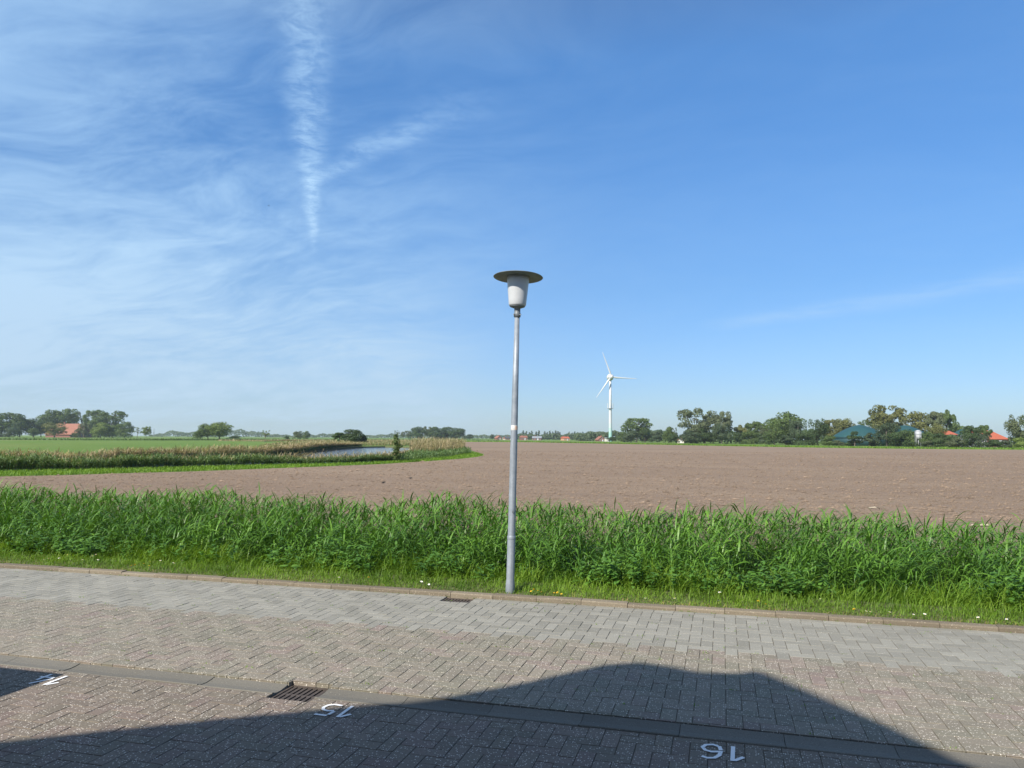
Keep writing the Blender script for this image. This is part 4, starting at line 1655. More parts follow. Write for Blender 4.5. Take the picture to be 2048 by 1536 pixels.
# row of far poplars
for k, px in enumerate([1047, 1053, 1060, 1064, 1073, 1078, 1090, 1095, 1100, 1106, 1112, 1116, 1120, 1138, 1145, 1150, 1155, 1159, 1166, 1172, 1177, 1183]):
    tree('poplar', px, 861.5 + (k * 37 % 5) * 0.8 + (2 if px > 1130 else 0), 5.5, 900, 'b', 'slim far poplar rising above the village roofs', group='far poplar row above the village')
GR = 'trees along the far side of the field'
rows = [
    ('round', 1224, 874, 20, 470, 'd', 'small dark tree at the foot of the wind turbine'),
    ('dome', 1248, 866, 30, 430, 'm', 'dense low tree right of the turbine foot'),
    ('airy', 1273, 838, 58, 400, 'm', 'tall open crowned tree right of the wind turbine'),
    ('dome', 1262, 862, 40, 385, 'b', 'dense undergrowth tree below the tall tree by the turbine'),
    ('dome', 1290, 858, 30, 390, 'd', 'dark tree on the right under the tall tree by the turbine'),
    ('dome', 1314, 862, 34, 430, 'b', 'blue green tree in the dip right of the tall turbine tree'),
    ('dome', 1337, 855, 22, 345, 'm', 'narrow round topped tree left of the small red roof'),
    ('bare', 1350, 856, 12, 350, 'd', 'thin tree with a bare tip beside the narrow round one'),
    ('dome', 1346, 868, 20, 338, 'd', 'low dark tree touching the small red roofed house'),
    ('airy', 1393, 820, 72, 330, 'g', 'tallest open crowned tree left of the middle of the far treeline'),
    ('dome', 1380, 862, 42, 322, 'b', 'low dense tree under the tallest open crown, left side'),
    ('dome', 1410, 858, 38, 325, 'd', 'low dark tree under the tallest open crown, right side'),
    ('airy', 1443, 826, 42, 325, 'g', 'slender tall grey green tree next to the tallest one'),
    ('willow', 1443, 850, 38, 318, 'b', 'dense lower willow under the slender tall tree'),
    ('umbrella', 1481, 852, 30, 330, 'o', 'flat topped olive tree behind the low green bushes'),
    ('umbrella', 1509, 845, 36, 320, 'm', 'rounded umbrella crown over the low green bushes'),
    ('round', 1530, 852, 22, 310, 'g', 'pale small crown left of the big round treetop'),
    ('round', 1572, 828, 70, 285, 'm', 'big round treetop left of the green dome'),
    ('willow', 1548, 846, 40, 275, 'm', 'willow below the big round treetop on its left'),
    ('willow', 1596, 842, 34, 272, 'b', 'dark willow below the big round treetop on its right'),
    ('willow', 1634, 841, 44, 265, 'd', 'dark drooping tree next to the green dome'),
    ('airy', 1662, 841, 34, 300, 'o', 'olive loose crown behind the left edge of the green dome'),
    ('round', 1686, 840, 42, 310, 'o', 'olive tree peeking over the left slope of the big green dome'),
    ('airy', 1732, 842, 30, 320, 'm', 'thin crown showing just above the top of the big green dome'),
    ('airy', 1776, 814, 70, 280, 'o', 'tallest spreading tree between the two green domes'),
    ('willow', 1772, 832, 52, 285, 'o', 'dense lower crown inside the tallest spreading tree'),
    ('willow', 1772, 848, 50, 232, 'b', 'grey green willow standing before both green domes'),
    ('round', 1831, 827, 60, 290, 'o', 'olive round tree behind the second green dome'),
    ('umbrella', 1871, 826, 36, 285, 'g', 'left one of two tall umbrella crowns behind the silo'),
    ('umbrella', 1893, 824, 36, 288, 'm', 'right one of two tall umbrella crowns behind the silo'),
    ('round', 1874, 849, 34, 240, 'o', 'yellowish olive tree right of the white silo'),
    ('round', 1912, 846, 34, 296, 'm', 'light green crown behind the orange roof'),
    ('umbrella', 1942, 853, 32, 225, 'd', 'dark flat topped tree between the orange and red roofs'),
    ('umbrella', 1966, 852, 28, 228, 'm', 'second flat topped tree just left of the red roof'),
    ('willow', 2036, 834, 46, 210, 'g', 'tall grey green tree at the right edge of the picture'),
    ('willow', 2075, 838, 50, 215, 'm', 'tree mostly cut by the right edge of the picture'),
]
for a in rows:
    tree(*a, group=GR)
GB = 'bushes along the far side of the field'
for a in [
    ('bush', 1478, 866, 32, 312, 'd', 'dark green rounded bush left in the low part of the treeline'),
    ('bush', 1503, 864, 36, 306, 'm', 'fresh green bush under the umbrella crown'),
    ('bush', 1532, 868, 28, 298, 'b', 'blue green bush left of the big round treetop'),
    ('bush', 1570, 872, 40, 270, 'b', 'low bush at the foot of the big round treetop'),
    ('bush', 1612, 868, 40, 258, 'd', 'dark bush between the two drooping trees'),
    ('bush', 1655, 872, 30, 252, 'm', 'bush at the left foot of the big green dome'),
    ('bush', 1676, 881, 24, 244, 'g', 'low pale bush before the wall of the big green dome'),
    ('cone', 1708, 864, 44, 238, 'd', 'dark cone shaped bush before the big green dome'),
    ('cone', 1737, 867, 34, 238, 'b', 'grey green bush before the right side of the big dome'),
    ('bush', 1800, 862, 50, 226, 'd', 'broad dark bush below the second green dome'),
    ('bush', 1826, 864, 34, 232, 'm', 'bush left of the white silo'),
    ('bush', 1856, 866, 34, 222, 'm', 'bush right of the white silo leg'),
    ('bush', 1852, 882, 24, 206, 'g', 'small pale bush at the field edge below the silo'),
    ('bush', 1884, 868, 40, 216, 'd', 'dark bush under the yellowish olive tree'),
    ('bush', 1908, 876, 34, 206, 'g', 'pale low bush below the orange roof'),
    ('bush', 1934, 866, 40, 208, 'd', 'dark bush under the flat topped dark tree'),
    ('bush', 1962, 868, 36, 206, 'b', 'bush below the grey roof'),
    ('bush', 1988, 880, 36, 202, 'd', 'dark bush below the red roof'),
    ('bush', 2010, 882, 24, 204, 'b', 'bush left of the tall tree at the right edge'),
    ('bush', 2040, 876, 28, 182, 'l', 'light green bush nearest the field at the right edge'),
]:
    tree(*a, cat='bush', group=GB)


# far woods that read as one mass
def woods(name, pts, label, col, dist, n, size=1.4):
    xs = [q[0] for q in pts]
    px = rng.uniform(xs[0], xs[-1], n)
    top = np.interp(px, xs, [q[1] for q in pts]) + 1.0 * np.sin(px / 3.7) + 0.8 * np.sin(px / 7.1 + 1)
    dd = dist + rng.uniform(0, dist * 0.06, n)
    zt = EYE + (876 + ROLL * (px - 1024) - top) * dist / FPX
    z = np.maximum(zt, 2.0) * rng.random(n) ** 0.55
    x = (px - 1024) / FPX * dd
    P = np.stack((r0.x * x - math.sin(YAW) * dd, r0.y * x + math.cos(YAW) * dd, z), 1)
    nr = rng.normal(0, 1, (n, 3)) * 0.7 + np.array([math.sin(YAW) - 0.3, -1.0, 0.6])
    nr /= np.linalg.norm(nr, axis=1)[:, None]
    V, F = quads_cloud(P, nr, size * rng.uniform(0.6, 1.6, n))
    o = obj(name, mesh_np(name, V, F), M['foliage'])
    o.color = (*GREENS[col], 1)
    return tag(o, label, kind='stuff')


woods('far_woods', [(300, 870), (330, 867), (345, 862), (355, 861), (366, 865), (385, 866), (400, 862), (470, 861), (488, 859), (500, 863), (520, 864), (545, 869), (580, 871), (640, 869), (668, 868), (680, 871)], 'low blue green woods on the left horizon', 'b', 1500, 5200, 2.6)
woods('far_woods', [(680, 871), (740, 872), (765, 869), (780, 869), (830, 870), (930, 871), (960, 871), (1005, 871), (1030, 871)], 'low blue green woods on the horizon behind the pond', 'b', 1500, 3600, 2.6)
woods('village_trees', [(1030, 870), (1043, 868), (1065, 869), (1080, 871), (1105, 868), (1130, 870), (1160, 866), (1190, 864), (1222, 863)], 'dark mass of trees among the village houses', 'b', 880, 4200, 1.9)
woods('village_trees', [(1150, 869), (1180, 866), (1205, 864), (1235, 863), (1260, 864), (1300, 860), (1330, 862), (1352, 866)], 'mass of trees behind the wind turbine foot', 'b', 560, 3600, 1.4)
woods('treeline_undergrowth', [(1352, 874), (1400, 868), (1460, 862), (1500, 864), (1540, 858), (1600, 858), (1650, 860), (1662, 866)], 'dense undergrowth behind the left part of the far treeline', 'd', 345, 4200, 0.9)
woods('treeline_undergrowth', [(1775, 866), (1800, 862), (1850, 866), (1900, 872), (1950, 868), (2000, 878), (2100, 868)], 'dense undergrowth behind the right part of the far treeline', 'd', 250, 3000, 0.8)


# ------------------------------------------------------------------ buildings
def house(name, px, dist, wpx, ridge_px, eave_px, deep, rot, wall, roof, label, cat='house', hip=0.0, nwin=3, gable_front=False, chimney=True, group=None):
    """gabled house; width w across the view, ridge along local x (or along y when the gable faces us)"""
    w = wpx * dist / FPX
    zr, ze = zat(px, ridge_px, dist), zat(px, eave_px, dist)
    e = empty(name, at(px, dist), YAW + R(rot))
    ov = 0.35
    if gable_front:
        mb = MB().prism([(-w / 2, 0), (w / 2, 0), (w / 2, ze), (0, zr - 0.15), (-w / 2, ze)], 0, deep)
        wl = mb.build('wall', wall, e)
        mb = MB()
        sl = (zr - ze) / (w / 2)
        mb.prism([(-w / 2 - ov, ze - sl * ov), (0, zr), (w / 2 + ov, ze - sl * ov), (w / 2 + ov, ze - sl * ov - 0.22), (0, zr - 0.22), (-w / 2 - ov, ze - sl * ov - 0.22)], -ov, deep + ov)
        rf = mb.build('roof', roof, e)
        wins = [(x * w / 4, ze * 0.55) for x in (-1, 1)] + [(0, ze + (zr - ze) * 0.35)]
    else:
        mb = MB()
        mb.box(-w / 2, w / 2, 0, deep, 0, ze)
        for s in (-1, 1):
            x = s * (w / 2 - 0.05)
            mb.prism([(x - 0.05, ze), (x + 0.05, ze), (x + 0.05, ze + 0.02), (x - 0.05, ze + 0.02)], 0.2, deep - 0.2)
        wl = mb.build('wall', wall, e)
        mb = MB()
        hx = hip * w / 2
        a = [(-w / 2 - ov, -ov, ze - 0.1), (w / 2 + ov, -ov, ze - 0.1), (w / 2 + ov, deep + ov, ze - 0.1), (-w / 2 - ov, deep + ov, ze - 0.1)]
        r1, r2 = (-w / 2 - ov + hx, deep / 2, zr), (w / 2 + ov - hx, deep / 2, zr)
        mb.quad(a[0], a[1], r2, r1)
        mb.quad(a[2], a[3], r1, r2)
        mb.quad(a[1], a[2], r2)
        mb.quad(a[3], a[0], r1)
        mb.quad(a[3], a[2], a[1], a[0])
        rf = mb.build('roof', roof, e)
        wins = [(-w / 2 + w * (k + 0.5) / nwin, ze * 0.52) for k in range(nwin)]
    s = min(1.0, w / 9)
    for x, zc in wins:
        m = MB()
        m.box(-0.55 * s - 0.1, 0.55 * s + 0.1, -0.06, 0.02, -0.6 * s - 0.1, 0.6 * s + 0.1)
        wo = m.build('window', M['white'], e, (x, 0, zc))
        g = MB()
        g.box(-0.55 * s, 0.55 * s, -0.08, -0.05, -0.6 * s, 0.6 * s)
        g.build('pane', M['glass'], wo)
    m = MB()
    m.box(-0.5, 0.5, -0.07, 0.02, 0, min(2.1, ze * 0.85))
    m.build('door', M['white'], e, (w * 0.12, 0, 0))
    if chimney:
        m = MB()
        yc = deep / 2 if not gable_front else deep * 0.4
        xc = -w * 0.2 if not gable_front else 0.3
        m.box(xc - 0.35, xc + 0.35, yc - 0.35, yc + 0.35, zr - 0.6, zr + 0.8)
        m.build('chimney', M['wall_brick'], rf)
    return tag(e, label, cat, group)


# the big farmhouse: long red roof, half hipped gable to the right
def farmhouse():
    D = 590
    s = D / FPX
    e = empty('farmhouse', at(123, D), YAW + R(-14))
    W, T = 76 * s, 17.0
    zr = zat(125, 847, D)
    zs = 2.2
    x0, x1 = -W / 2, W / 2 - 6
    wall = MB()
    wall.prism([(0.6, 0), (T - 0.6, 0), (T - 0.6, zs + 0.2), (T / 2 + 2.6, zr - 3.6), (T / 2 - 2.6, zr - 3.6), (0.6, zs + 0.2)], x0 + 0.4, x1 + 5.6)
    wl = wall.mesh('wall')
    wl.transform(Matrix.Rotation(-math.pi / 2, 4, 'Z') @ Matrix.Scale(-1, 4, (1, 0, 0)))
    wo = obj('wall', wl, M['wall_brick'], e)
    rf = MB()
    for y0, sgn in ((-0.3, 1), (T + 0.3, -1)):
        rf.quad((x0, y0, zs), (x1 + 6.3, y0, zs), (x1 + 6.3, T / 2 - sgn * 2.8, zr - 3.4), (x1 + 2.5, T / 2, zr), (x0 + 2, T / 2, zr))
    rf.quad((x1 + 6.3, T / 2 - 2.8, zr - 3.4), (x1 + 6.3, T / 2 + 2.8, zr - 3.4), (x1 + 2.5, T / 2, zr))
    rf.quad((x0, -0.3, zs), (x0 + 2, T / 2, zr), (x0, T + 0.3, zs))
    roof = rf.build('roof', M['roof_red'], e)
    m = MB()
    m.box(-0.5, 0.5, -0.5, 0.5, zr - 0.8, zr + 1.2)
    m.build('chimney', M['wall_brick'], roof, (x0 + W * 0.35, T / 2, 0))
    for y in (3.0, 6.5, 10.5, 14):
        m = MB()
        m.box(-0.02, 0.08, -0.7, 0.7, 0.9, 2.3)
        w_ = m.build('window', M['white'], e, (x1 + 5.6, y, 0))
        g = MB()
        g.box(0.06, 0.11, -0.55, 0.55, 1.05, 2.15)
        g.build('pane', M['glass'], w_)
    m = MB()
    m.box(-1.1, 1.1, -0.1, 0.5, 0, 2.6)
    m.build('door', M['white'], e, (x1 + 3.0, 0.2, 0))
    tag(e, 'large brick farmhouse with long red tiled roof on the meadow', 'farmhouse')


farmhouse()
HG = 'village houses behind the field'
house('village_house', 1000, 760, 9, 871.5, 875.5, 9, 20, M['wall_brick'], M['roof_red'], 'red brick house with steep gable just left of the lamp post', gable_front=True, group=HG)
house('village_house', 1010, 775, 7, 875, 877, 7, -10, M['wall_pale'], M['roof_red'], 'low white house beside the red gable near the lamp post', group=HG)
house('village_house', 1020, 770, 14, 873.5, 876.5, 9, 10, M['wall_brick'], M['roof_dark'], 'dark roofed house directly behind the lamp post', group=HG)
house('village_house', 1049, 700, 13, 871.5, 875, 9, 8, M['wall_brick'], M['roof_red'], 'brown roofed house just right of the lamp post', group=HG)
house('village_house', 1074, 690, 18, 872.5, 876, 10, -6, M['wall_brick'], M['roof_grey'], 'long grey roofed house second from the lamp post', group=HG)
house('village_house', 1134, 640, 12, 873.2, 876.5, 9, 14, M['wall_orange'], M['roof_orange'], 'orange house in the middle of the village row', group=HG)
house('barn', 1174, 590, 18, 874, 878, 12, -8, M['roof_dark'], M['roof_dark'], 'low dark barn left of the wind turbine', 'barn', group=HG)
house('village_house', 1204, 520, 14, 872.5, 878.5, 10, 6, M['wall_brick'], M['roof_red'], 'gabled house with pale peak left of the turbine foot', gable_front=True, group=HG)
house('transformer_hut', 1215.5, 478, 6.5, 875, 876, 3, 12, M['wall_pale'], M['roof_grey'], 'small cream hut at the foot of the wind turbine', 'hut', chimney=False, nwin=1)
house('village_house', 1361, 345, 13, 874.5, 880, 8, -20, M['wall_pale'], M['roof_red'], 'small white gabled house with red roof among the far trees', gable_front=True, group=HG)
house('farm_barn', 1902, 262, 22, 861, 869, 14, -6, M['wall_brick'], M['roof_orange'], 'barn with bright orange roof behind the bushes near the silo', 'barn', chimney=False)
house('farm_barn', 1994, 245, 48, 860.5, 878, 14, 8, M['wall_brick'], M['roof_orange'], 'barn with large red roof at the right end of the treeline', 'barn', hip=0.2, chimney=False)
house('farm_shed', 1963, 238, 20, 866, 872, 8, 5, M['roof_grey'], M['roof_grey'], 'grey roofed shed left of the large red barn roof', 'shed', chimney=False)


def biogas(px, dist, wpx, apex, eave, label):
    r = wpx * dist / FPX / 2
    za, ze = zat(px, apex, dist), zat(px, eave, dist)
    e = empty('biogas_tank', at(px, dist + r))
    MB().lathe([(r * 0.985, 0), (r * 0.985, ze)], 48).build('wall', M['tank_wall'], e)
    prof = [(r * (1 - k / 14), ze + 0.05 + (za - ze) * (0.86 * (k / 14) + 0.14 * math.sin(math.pi / 2 * k / 14) + 0.12 * math.sin(math.pi * k / 14))) for k in range(14)] + [(0.15, za)]
    MB().lathe(prof, 48).build('membrane_roof', M['membrane'], e)
    MB().lathe([(r * 1.005, ze - 0.18), (r * 1.012, ze - 0.1), (r * 1.005, ze + 0.06)], 48, cap=False).build('rim', M['tank_wall'], e)
    MB().lathe([(0.3, za - 0.1), (0.25, za + 0.15)], 10).build('roof_cap', M['roof_grey'], e)
    return tag(e, label, 'biogas tank', 'green biogas tanks')


biogas(1719, 250, 110, 848.5, 875, 'largest green domed biogas tank, left of the tall spreading tree')
biogas(1809, 262, 92, 849.5, 871, 'second green domed biogas tank behind the white silo')
biogas(1927, 268, 56, 857, 874, 'small green tank roof almost hidden under the orange roofed barn')


def silo():
    D = 228
    s = D / FPX
    e = empty('feed_silo', at(1835.5, D))
    r = 6.3 * s
    z1, z0 = zat(1835, 861, D), zat(1835, 870, D)
    MB().lathe([(r * 0.98, z0), (r, z0 + 0.1), (r, z1 - 0.35)], 24).build('body', M['silo'], e)
    MB().lathe([(r, z1 - 0.35), (r * 0.6, z1), (0.25, z1 + 0.12)], 24).build('top_cone', M['silo'], e)
    MB().lathe([(0.2, z0 - 1.5), (r * 0.95, z0)], 24).build('hopper', M['silo'], e)
    m = MB()
    m.lathe([(0.1, 0.4), (0.1, z0 - 1.4)], 8)
    m.build('outlet_pipe', M['silo'], e)
    for k in range(4):
        a = math.pi / 4 + k * math.pi / 2
        m = MB()
        m.tube([(r * 0.9 * math.cos(a), r * 0.9 * math.sin(a), 0), (r * 0.9 * math.cos(a), r * 0.9 * math.sin(a), z0 + 0.3)], [0.06, 0.06], 6)
        m.build('leg', M['silo'], e)
    m = MB()
    m.box(r + 0.05, r + 0.1, -0.2, -0.15, 0.3, z1)
    m.box(r + 0.05, r + 0.1, 0.15, 0.2, 0.3, z1)
    for k in range(14):
        z = 0.5 + k * (z1 - 0.6) / 14
        m.box(r + 0.06, r + 0.09, -0.15, 0.15, z, z + 0.03)
    m.build('ladder', M['galv'], e, rz=R(200))
    tag(e, 'white feed silo on legs among the bushes below the domes', 'silo')


silo()


# ------------------------------------------------------------------ wind turbines
def blade_mesh(L):
    mb = MB()
    secs = [(0.0, 0.34, 0.34), (0.06, 0.36, 0.32), (0.18, 0.56, 0.22), (0.4, 0.40, 0.15), (0.7, 0.25, 0.09), (0.95, 0.13, 0.05), (1.0, 0.04, 0.02)]
    n = 8
    for q, (f, cw, th) in enumerate(secs):
        tw = R(18) * (1 - f)
        for k in range(n):
            a = 2 * math.pi * k / n
            x, y = math.cos(a) * cw + (cw * 0.35 if f > 0.1 else 0), math.sin(a) * th
            mb.v.append((x * math.cos(tw) - y * math.sin(tw), x * math.sin(tw) + y * math.cos(tw), f * L))
    for j in range(len(secs) - 1):
        for k in range(n):
            k2 = (k + 1) % n
            mb.f.append((j * n + k, j * n + k2, (j + 1) * n + k2, (j + 1) * n + k))
            mb.s.append(True)
    e = (len(secs) - 1) * n
    mb.f.append(tuple(e + k for k in range(n)))
    mb.s.append(False)
    return mb.mesh('blade')


def turbine(px, dist, hub_py, blade_px, angles, label, yaw=10, platform=True, scale=1.0):
    hz = zat(px, hub_py, dist)
    e = empty('wind_turbine', at(px, dist), YAW + R(yaw))
    f = hz / 40.0
    prof = [(1.15 * f, -0.5), (1.1 * f, 0), (1.0 * f, 10 * f), (0.85 * f, 25 * f), (0.68 * f, 38.3 * f)]
    tw = MB().lathe(prof, 24).mesh('tower')
    tw.transform(Matrix.Scale(1 / f, 4, (0, 0, 1)))
    t_ = obj('tower', tw, M['tower'], e)
    t_.scale = (1, 1, f)
    na = MB()
    na.lathe([(0.2 * f, -2.4 * f), (1.2 * f, -2.1 * f), (1.9 * f, -1.2 * f), (2.15 * f, 0), (2.0 * f, 1.3 * f), (1.3 * f, 2.6 * f), (0.35 * f, 3.4 * f)], 24)
    me = na.mesh('nacelle')
    me.transform(Matrix.Rotation(R(-90), 4, 'X') @ Matrix.Identity(4))
    no = obj('nacelle', me, M['white'], e, (0, 0, hz))
    ne = MB().lathe([(0.75 * f, 38.2 * f), (0.95 * f, 38.3 * f), (0.95 * f, 38.7 * f), (0.6 * f, 38.8 * f)], 20)
    ne.build('yaw_ring', M['dark_metal'], e)
    hub = MB().lathe([(1.7 * f, 0), (1.55 * f, 0.9 * f), (0.9 * f, 1.7 * f), (0.15 * f, 2.0 * f)], 20).mesh('hub')
    hub.transform(Matrix.Rotation(R(90), 4, 'X'))
    ho = obj('hub', hub, M['white'], e, (0, -2.0 * f, hz))
    L = blade_px * dist / FPX
    bm = blade_mesh(L)
    bm.transform(Matrix.Scale(f * scale, 4, (1, 0, 0)) @ Matrix.Scale(f * scale, 4, (0, 1, 0)))
    bm.materials.append(M['white'])
    for a in angles:
        b = obj('blade', bm, None, e, (0, -2.9 * f, hz))
        b.rotation_euler = (0, R(90 - a), 0)
    if platform:
        zp = zat(px, 817, dist)
        m = MB().lathe([(0.9 * f, zp - 0.1), (1.9 * f, zp - 0.1), (1.9 * f, zp + 0.15), (0.9 * f, zp + 0.15)], 20, cap=False)
        m.build('antenna_ring', M['galv'], e)
        for k in range(6):
            a = k * math.pi / 3 + 0.3
            m = MB()
            m.box(1.75 * f, 1.95 * f, -0.2 * f, 0.2 * f, zp, zp + 3.2)
            m.build('antenna', M['white'], e, rz=a)
    return tag(e, label, 'wind turbine', 'wind turbines')


turbine(1221, 480, 754.5, 53, (110, -3, -126), 'tall white wind turbine with green foot right of the lamp post', 6)
turbine(500, 2600, 862, 8, (118, -2, -122), 'far tiny wind turbine above the woods right of the meadow trees', 20, False, 1.6)
turbine(554, 2900, 866, 6, (90, 210, 330), 'far tiny wind turbine left of the two small trees', 20, False, 1.6)
turbine(967, 2000, 870.5, 8, (112, -8, 232), 'far white wind turbine between dark grove and lamp post', 15, False, 1.6)
turbine(1534, 1500, 850, 15, (76, 196, 316), 'far wind turbine with one blade rising behind the treeline', 25, False, 1.6)


def pylon(px, dist, top, label):
    h = zat(px, top, dist)
    e = empty('power_pylon', at(px, dist), YAW + R(30))
    w = h * 0.09
    for sx in (-1, 1):
        for sy in (-1, 1):
            m = MB().tube([(sx * w, sy * w, 0), (sx * w * 0.35, sy * w * 0.35, h * 0.6), (0, 0, h)], [0.22, 0.18, 0.12], 4)
            m.build('leg', M['pylon'], e)
    m = MB()
    for k in range(8):
        z0, z1 = h * 0.075 * k, h * 0.075 * (k + 1)
        a0, a1 = w * (1 - 0.65 * z0 / (0.6 * h)), w * (1 - 0.65 * z1 / (0.6 * h))
        for s in (-1, 1):
            m.tube([(-a0, s * a0, z0), (a1, s * a1, z1)], [0.1, 0.1], 3)
            m.tube([(a0, s * a0, z0), (-a1, s * a1, z1)], [0.1, 0.1], 3)
            m.tube([(s * a0, -a0, z0), (s * a1, a1, z1)], [0.1, 0.1], 3)
    m.build('bracing', M['pylon'], e)
    for z, l in ((0.66, 0.26), (0.78, 0.34), (0.9, 0.2)):
        m = MB().tube([(-l * h * 0.5, 0, h * z), (0, 0, h * (z + 0.02)), (l * h * 0.5, 0, h * z)], [0.1, 0.25, 0.1], 4)
        m.build('cross_arm', M['pylon'], e)
    tag(e, label, 'pylon', 'power pylons')


pylon(310, 1450, 856, 'grey lattice power pylon right of the farm wood')
pylon(342, 2300, 860, 'smaller far power pylon above the left woods')


# ------------------------------------------------------------------ birds and litter
def bird(p, span, rz, label, flying=True):
    e = empty('bird', p, rz)
    b = MB()
    b.tube([(-0.24 * span, 0, 0), (-0.12 * span, 0, 0.01 * span), (0.05 * span, 0, 0.02 * span), (0.16 * span, 0, 0.04 * span), (0.23 * span, 0, 0.03 * span)], [0.01 * span, 0.05 * span, 0.065 * span, 0.04 * span, 0.008 * span], 8)
    b.build('body', M['bird'], e)
    for s in (-1, 1):
        w = MB()
        if flying:
            w.quad((0.1 * span, s * 0.03 * span, 0.03 * span), (0.06 * span, s * 0.26 * span, 0.12 * span), (-0.08 * span, s * 0.5 * span, 0.06 * span), (-0.06 * span, s * 0.25 * span, 0.1 * span), (-0.1 * span, s * 0.03 * span, 0.03 * span))
        else:
            w.quad((0.1 * span, s * 0.05 * span, 0.05 * span), (-0.05 * span, s * 0.07 * span, 0.04 * span), (-0.22 * span, s * 0.03 * span, 0.0), (-0.05 * span, s * 0.055 * span, -0.02 * span))
        w.build('wing', M['bird'], e)
    return tag(e, label, 'bird')


def sky_pt(px, py, dist):
    q = at(px, dist)
    q.z = zat(px, py, dist)
    return q


bird(sky_pt(526, 404, 180), 0.9, 0.6, 'small dark bird high in the sky left of the vapour trail')
bird(sky_pt(106, 821.5, 560), 1.6, 1.0, 'dark bird over the tall farm tree')
for px, py, lab in [(767, 968, 'dark crow standing on the field before the pond, nearest one'), (821, 959, 'dark crow on the field below the narrow young tree'),
                    (1012, 894, 'dark crow far out on the field just left of the lamp post'), (1099, 895, 'dark crow on the far field right of the lamp post'),
                    (1210, 895, 'dark crow on the far field below the wind turbine')]:
    g = gp(px, py, 0.0)
    s_ = 0.38
    b_ = bird((g.x, g.y, 0.06), s_, random.uniform(0, 6), lab, False)
    for s in (-1, 1):
        MB().tube([(0.0, s * 0.02, 0.0), (0.01, s * 0.02, -0.065)], [0.006, 0.005], 4).build('leg', M['bird'], b_)

g = gp(1748, 1017, 0.03)
st = MB()
st.tube([(-0.12, 0.10, 0.02), (0.02, 0.0, 0.05), (0.13, -0.11, 0.035)], [0.014, 0.018, 0.012], 6)
tag(st.build('stick', M['straw'], loc=(g.x, g.y, 0.012)), 'bleached pale stick lying on the field right of the lamp', 'stick')
g = gp(1700, 1045)
hs = MB()
for k in range(14):
    a = random.uniform(-0.6, 0.6)
    x, y, l = random.gauss(0, 0.10), random.gauss(0, 0.06), random.uniform(0.04, 0.12)
    hs.tube([(x - l * math.cos(a), y - l * math.sin(a), 0.02), (x, y, 0.045), (x + l * math.cos(a), y + l * math.sin(a), 0.02)], [0.006, 0.008, 0.005], 4)
g = gp(1965, 1054)
tag(hs.build('straw_bundle', M['straw'], loc=(g.x, g.y, 0.012)), 'pale heap of old straw on the field edge behind the reeds', 'straw')


# ------------------------------------------------------------------ what stands behind the camera and throws the shadows
def back_house():
    e = empty('house', (0, -2.2, 0))
    prof = [(-8.9, 3.4), (-6.81, 5.45), (-6.14, 6.06), (-5.6, 6.5), (-5.2, 6.8), (-4.97, 7.2), (-4.75, 7.78), (-4.55, 7.92), (-4.25, 7.88), (-4.0, 7.80), (-3.76, 7.85), (-3.65, 7.95), (-3.52, 7.87), (-3.22, 7.64), (-2.46, 7.05), (-2.02, 6.67), (-1.6, 6.36), (1.4, 4.8), (4.6, 2.7)]
    wall = MB().prism([(-8.3, -0.1), (4.1, -0.1), (4.1, 2.7), (1.4, 4.5), (-1.65, 6.05), (-3.4, 7.35), (-4.6, 7.5), (-5.2, 6.45), (-6.8, 5.1), (-8.3, 3.6)], -9.0, -0.35)
    wo = wall.build('wall', M['wall_brick'], e)
    rf = MB()
    under = [(x, z - 0.22) for x, z in prof]
    rf.prism(prof + under[::-1], -9.4, 0.0)
    rf.build('roof', M['roof_red'], e)
    for x, z in ((-6.3, 1.5), (-3.2, 1.5), (2.2, 1.5), (-4.0, 4.6)):
        m = MB()
        m.box(x - 0.65, x + 0.65, -0.37, -0.30, z - 0.65, z + 0.65)
        w_ = m.build('window', M['white'], e)
        g = MB()
        g.box(x - 0.55, x + 0.55, -0.31, -0.285, z - 0.55, z + 0.55)
        g.build('pane', M['glass'], w_)
    m = MB()
    m.box(-0.8, 0.3, -0.37, -0.28, 0, 2.1)
    m.build('door', M['white'], e)
    tag(e, 'brick house with gabled roof behind the camera that shades the bricks', 'house')


back_house()


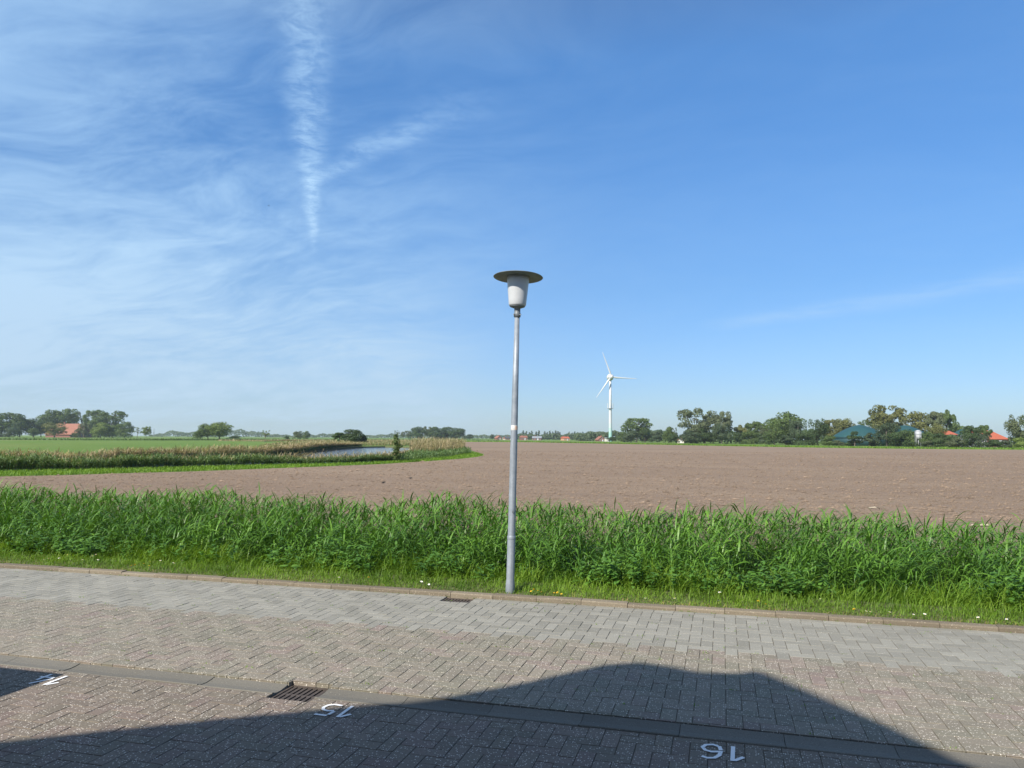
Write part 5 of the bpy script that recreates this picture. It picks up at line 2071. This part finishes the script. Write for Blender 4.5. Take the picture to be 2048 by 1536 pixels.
def van():
    e = empty('parked_van', (0, 0, Z_PARK))
    U_R, V_F, H = -5.58, 3.25, 1.5
    w, l = 1.78, 4.3
    prof = [(-l, 0.35), (-l, 0.85), (-l + 0.9, 1.0), (-l + 1.45, H), (-0.06, H + 0.01), (0, H), (0.02, 0.9), (0.0, 0.35)]
    b = MB()
    n = len(prof)
    b.v = [(U_R, V_F + y, z) for y, z in prof] + [(U_R - w, V_F + y, z) for y, z in prof]
    b.f = [tuple(range(n)), tuple(reversed(range(n, 2 * n)))] + [(i, i + n, (i + 1) % n + n, (i + 1) % n) for i in range(n)]
    b.s = [False] * len(b.f)
    b.build('body', M['van_paint'], e)
    for y in (-l + 0.85, -0.75):
        for x in (U_R - 0.12, U_R - w + 0.12):
            me = MB().lathe([(0.18, -0.1), (0.33, -0.09), (0.33, 0.09), (0.18, 0.1)], 20).mesh('wheel')
            me.transform(Matrix.Rotation(R(90), 4, 'Y'))
            obj('wheel', me, M['rubber'], e, (x, V_F + y, 0.33))
    for x in (U_R + 0.006, U_R - w - 0.006):
        m = MB()
        m.quad((x, V_F - l + 1.1, 1.0), (x, V_F - 0.2, 1.0), (x, V_F - 0.2, H - 0.12), (x, V_F - l + 1.5, H - 0.12))
        m.build('side_window', M['glass'], e)
    for x in (U_R - 0.2, U_R - w + 0.2):
        m = MB()
        m.box(x - 0.1, x + 0.1, V_F + 0.005, V_F + 0.03, 0.75, 1.1)
        m.build('tail_light', M['roof_orange'], e)
    tag(e, 'silver van parked beside bay 14 whose shadow corner shows', 'van')


van()

# ------------------------------------------------------------------ haze
hz = MB()
hz.box(-6900, 6900, -200, 6900, -2.2, 75)
m = bpy.data.materials.new('haze')
m.use_nodes = True
m.node_tree.nodes.clear()
t = NT(m.node_tree)
vol = t.new('ShaderNodeVolumePrincipled')
vol.inputs['Color'].default_value = (0.80, 0.88, 1.0, 1)
vol.inputs['Density'].default_value = 0.00014
vol.inputs['Anisotropy'].default_value = 0.2
out = t.new('ShaderNodeOutputMaterial')
t.l.new(vol.outputs[0], out.inputs['Volume'])
tag(hz.build('haze', m), 'thin pale haze over the far meadows', kind='stuff')
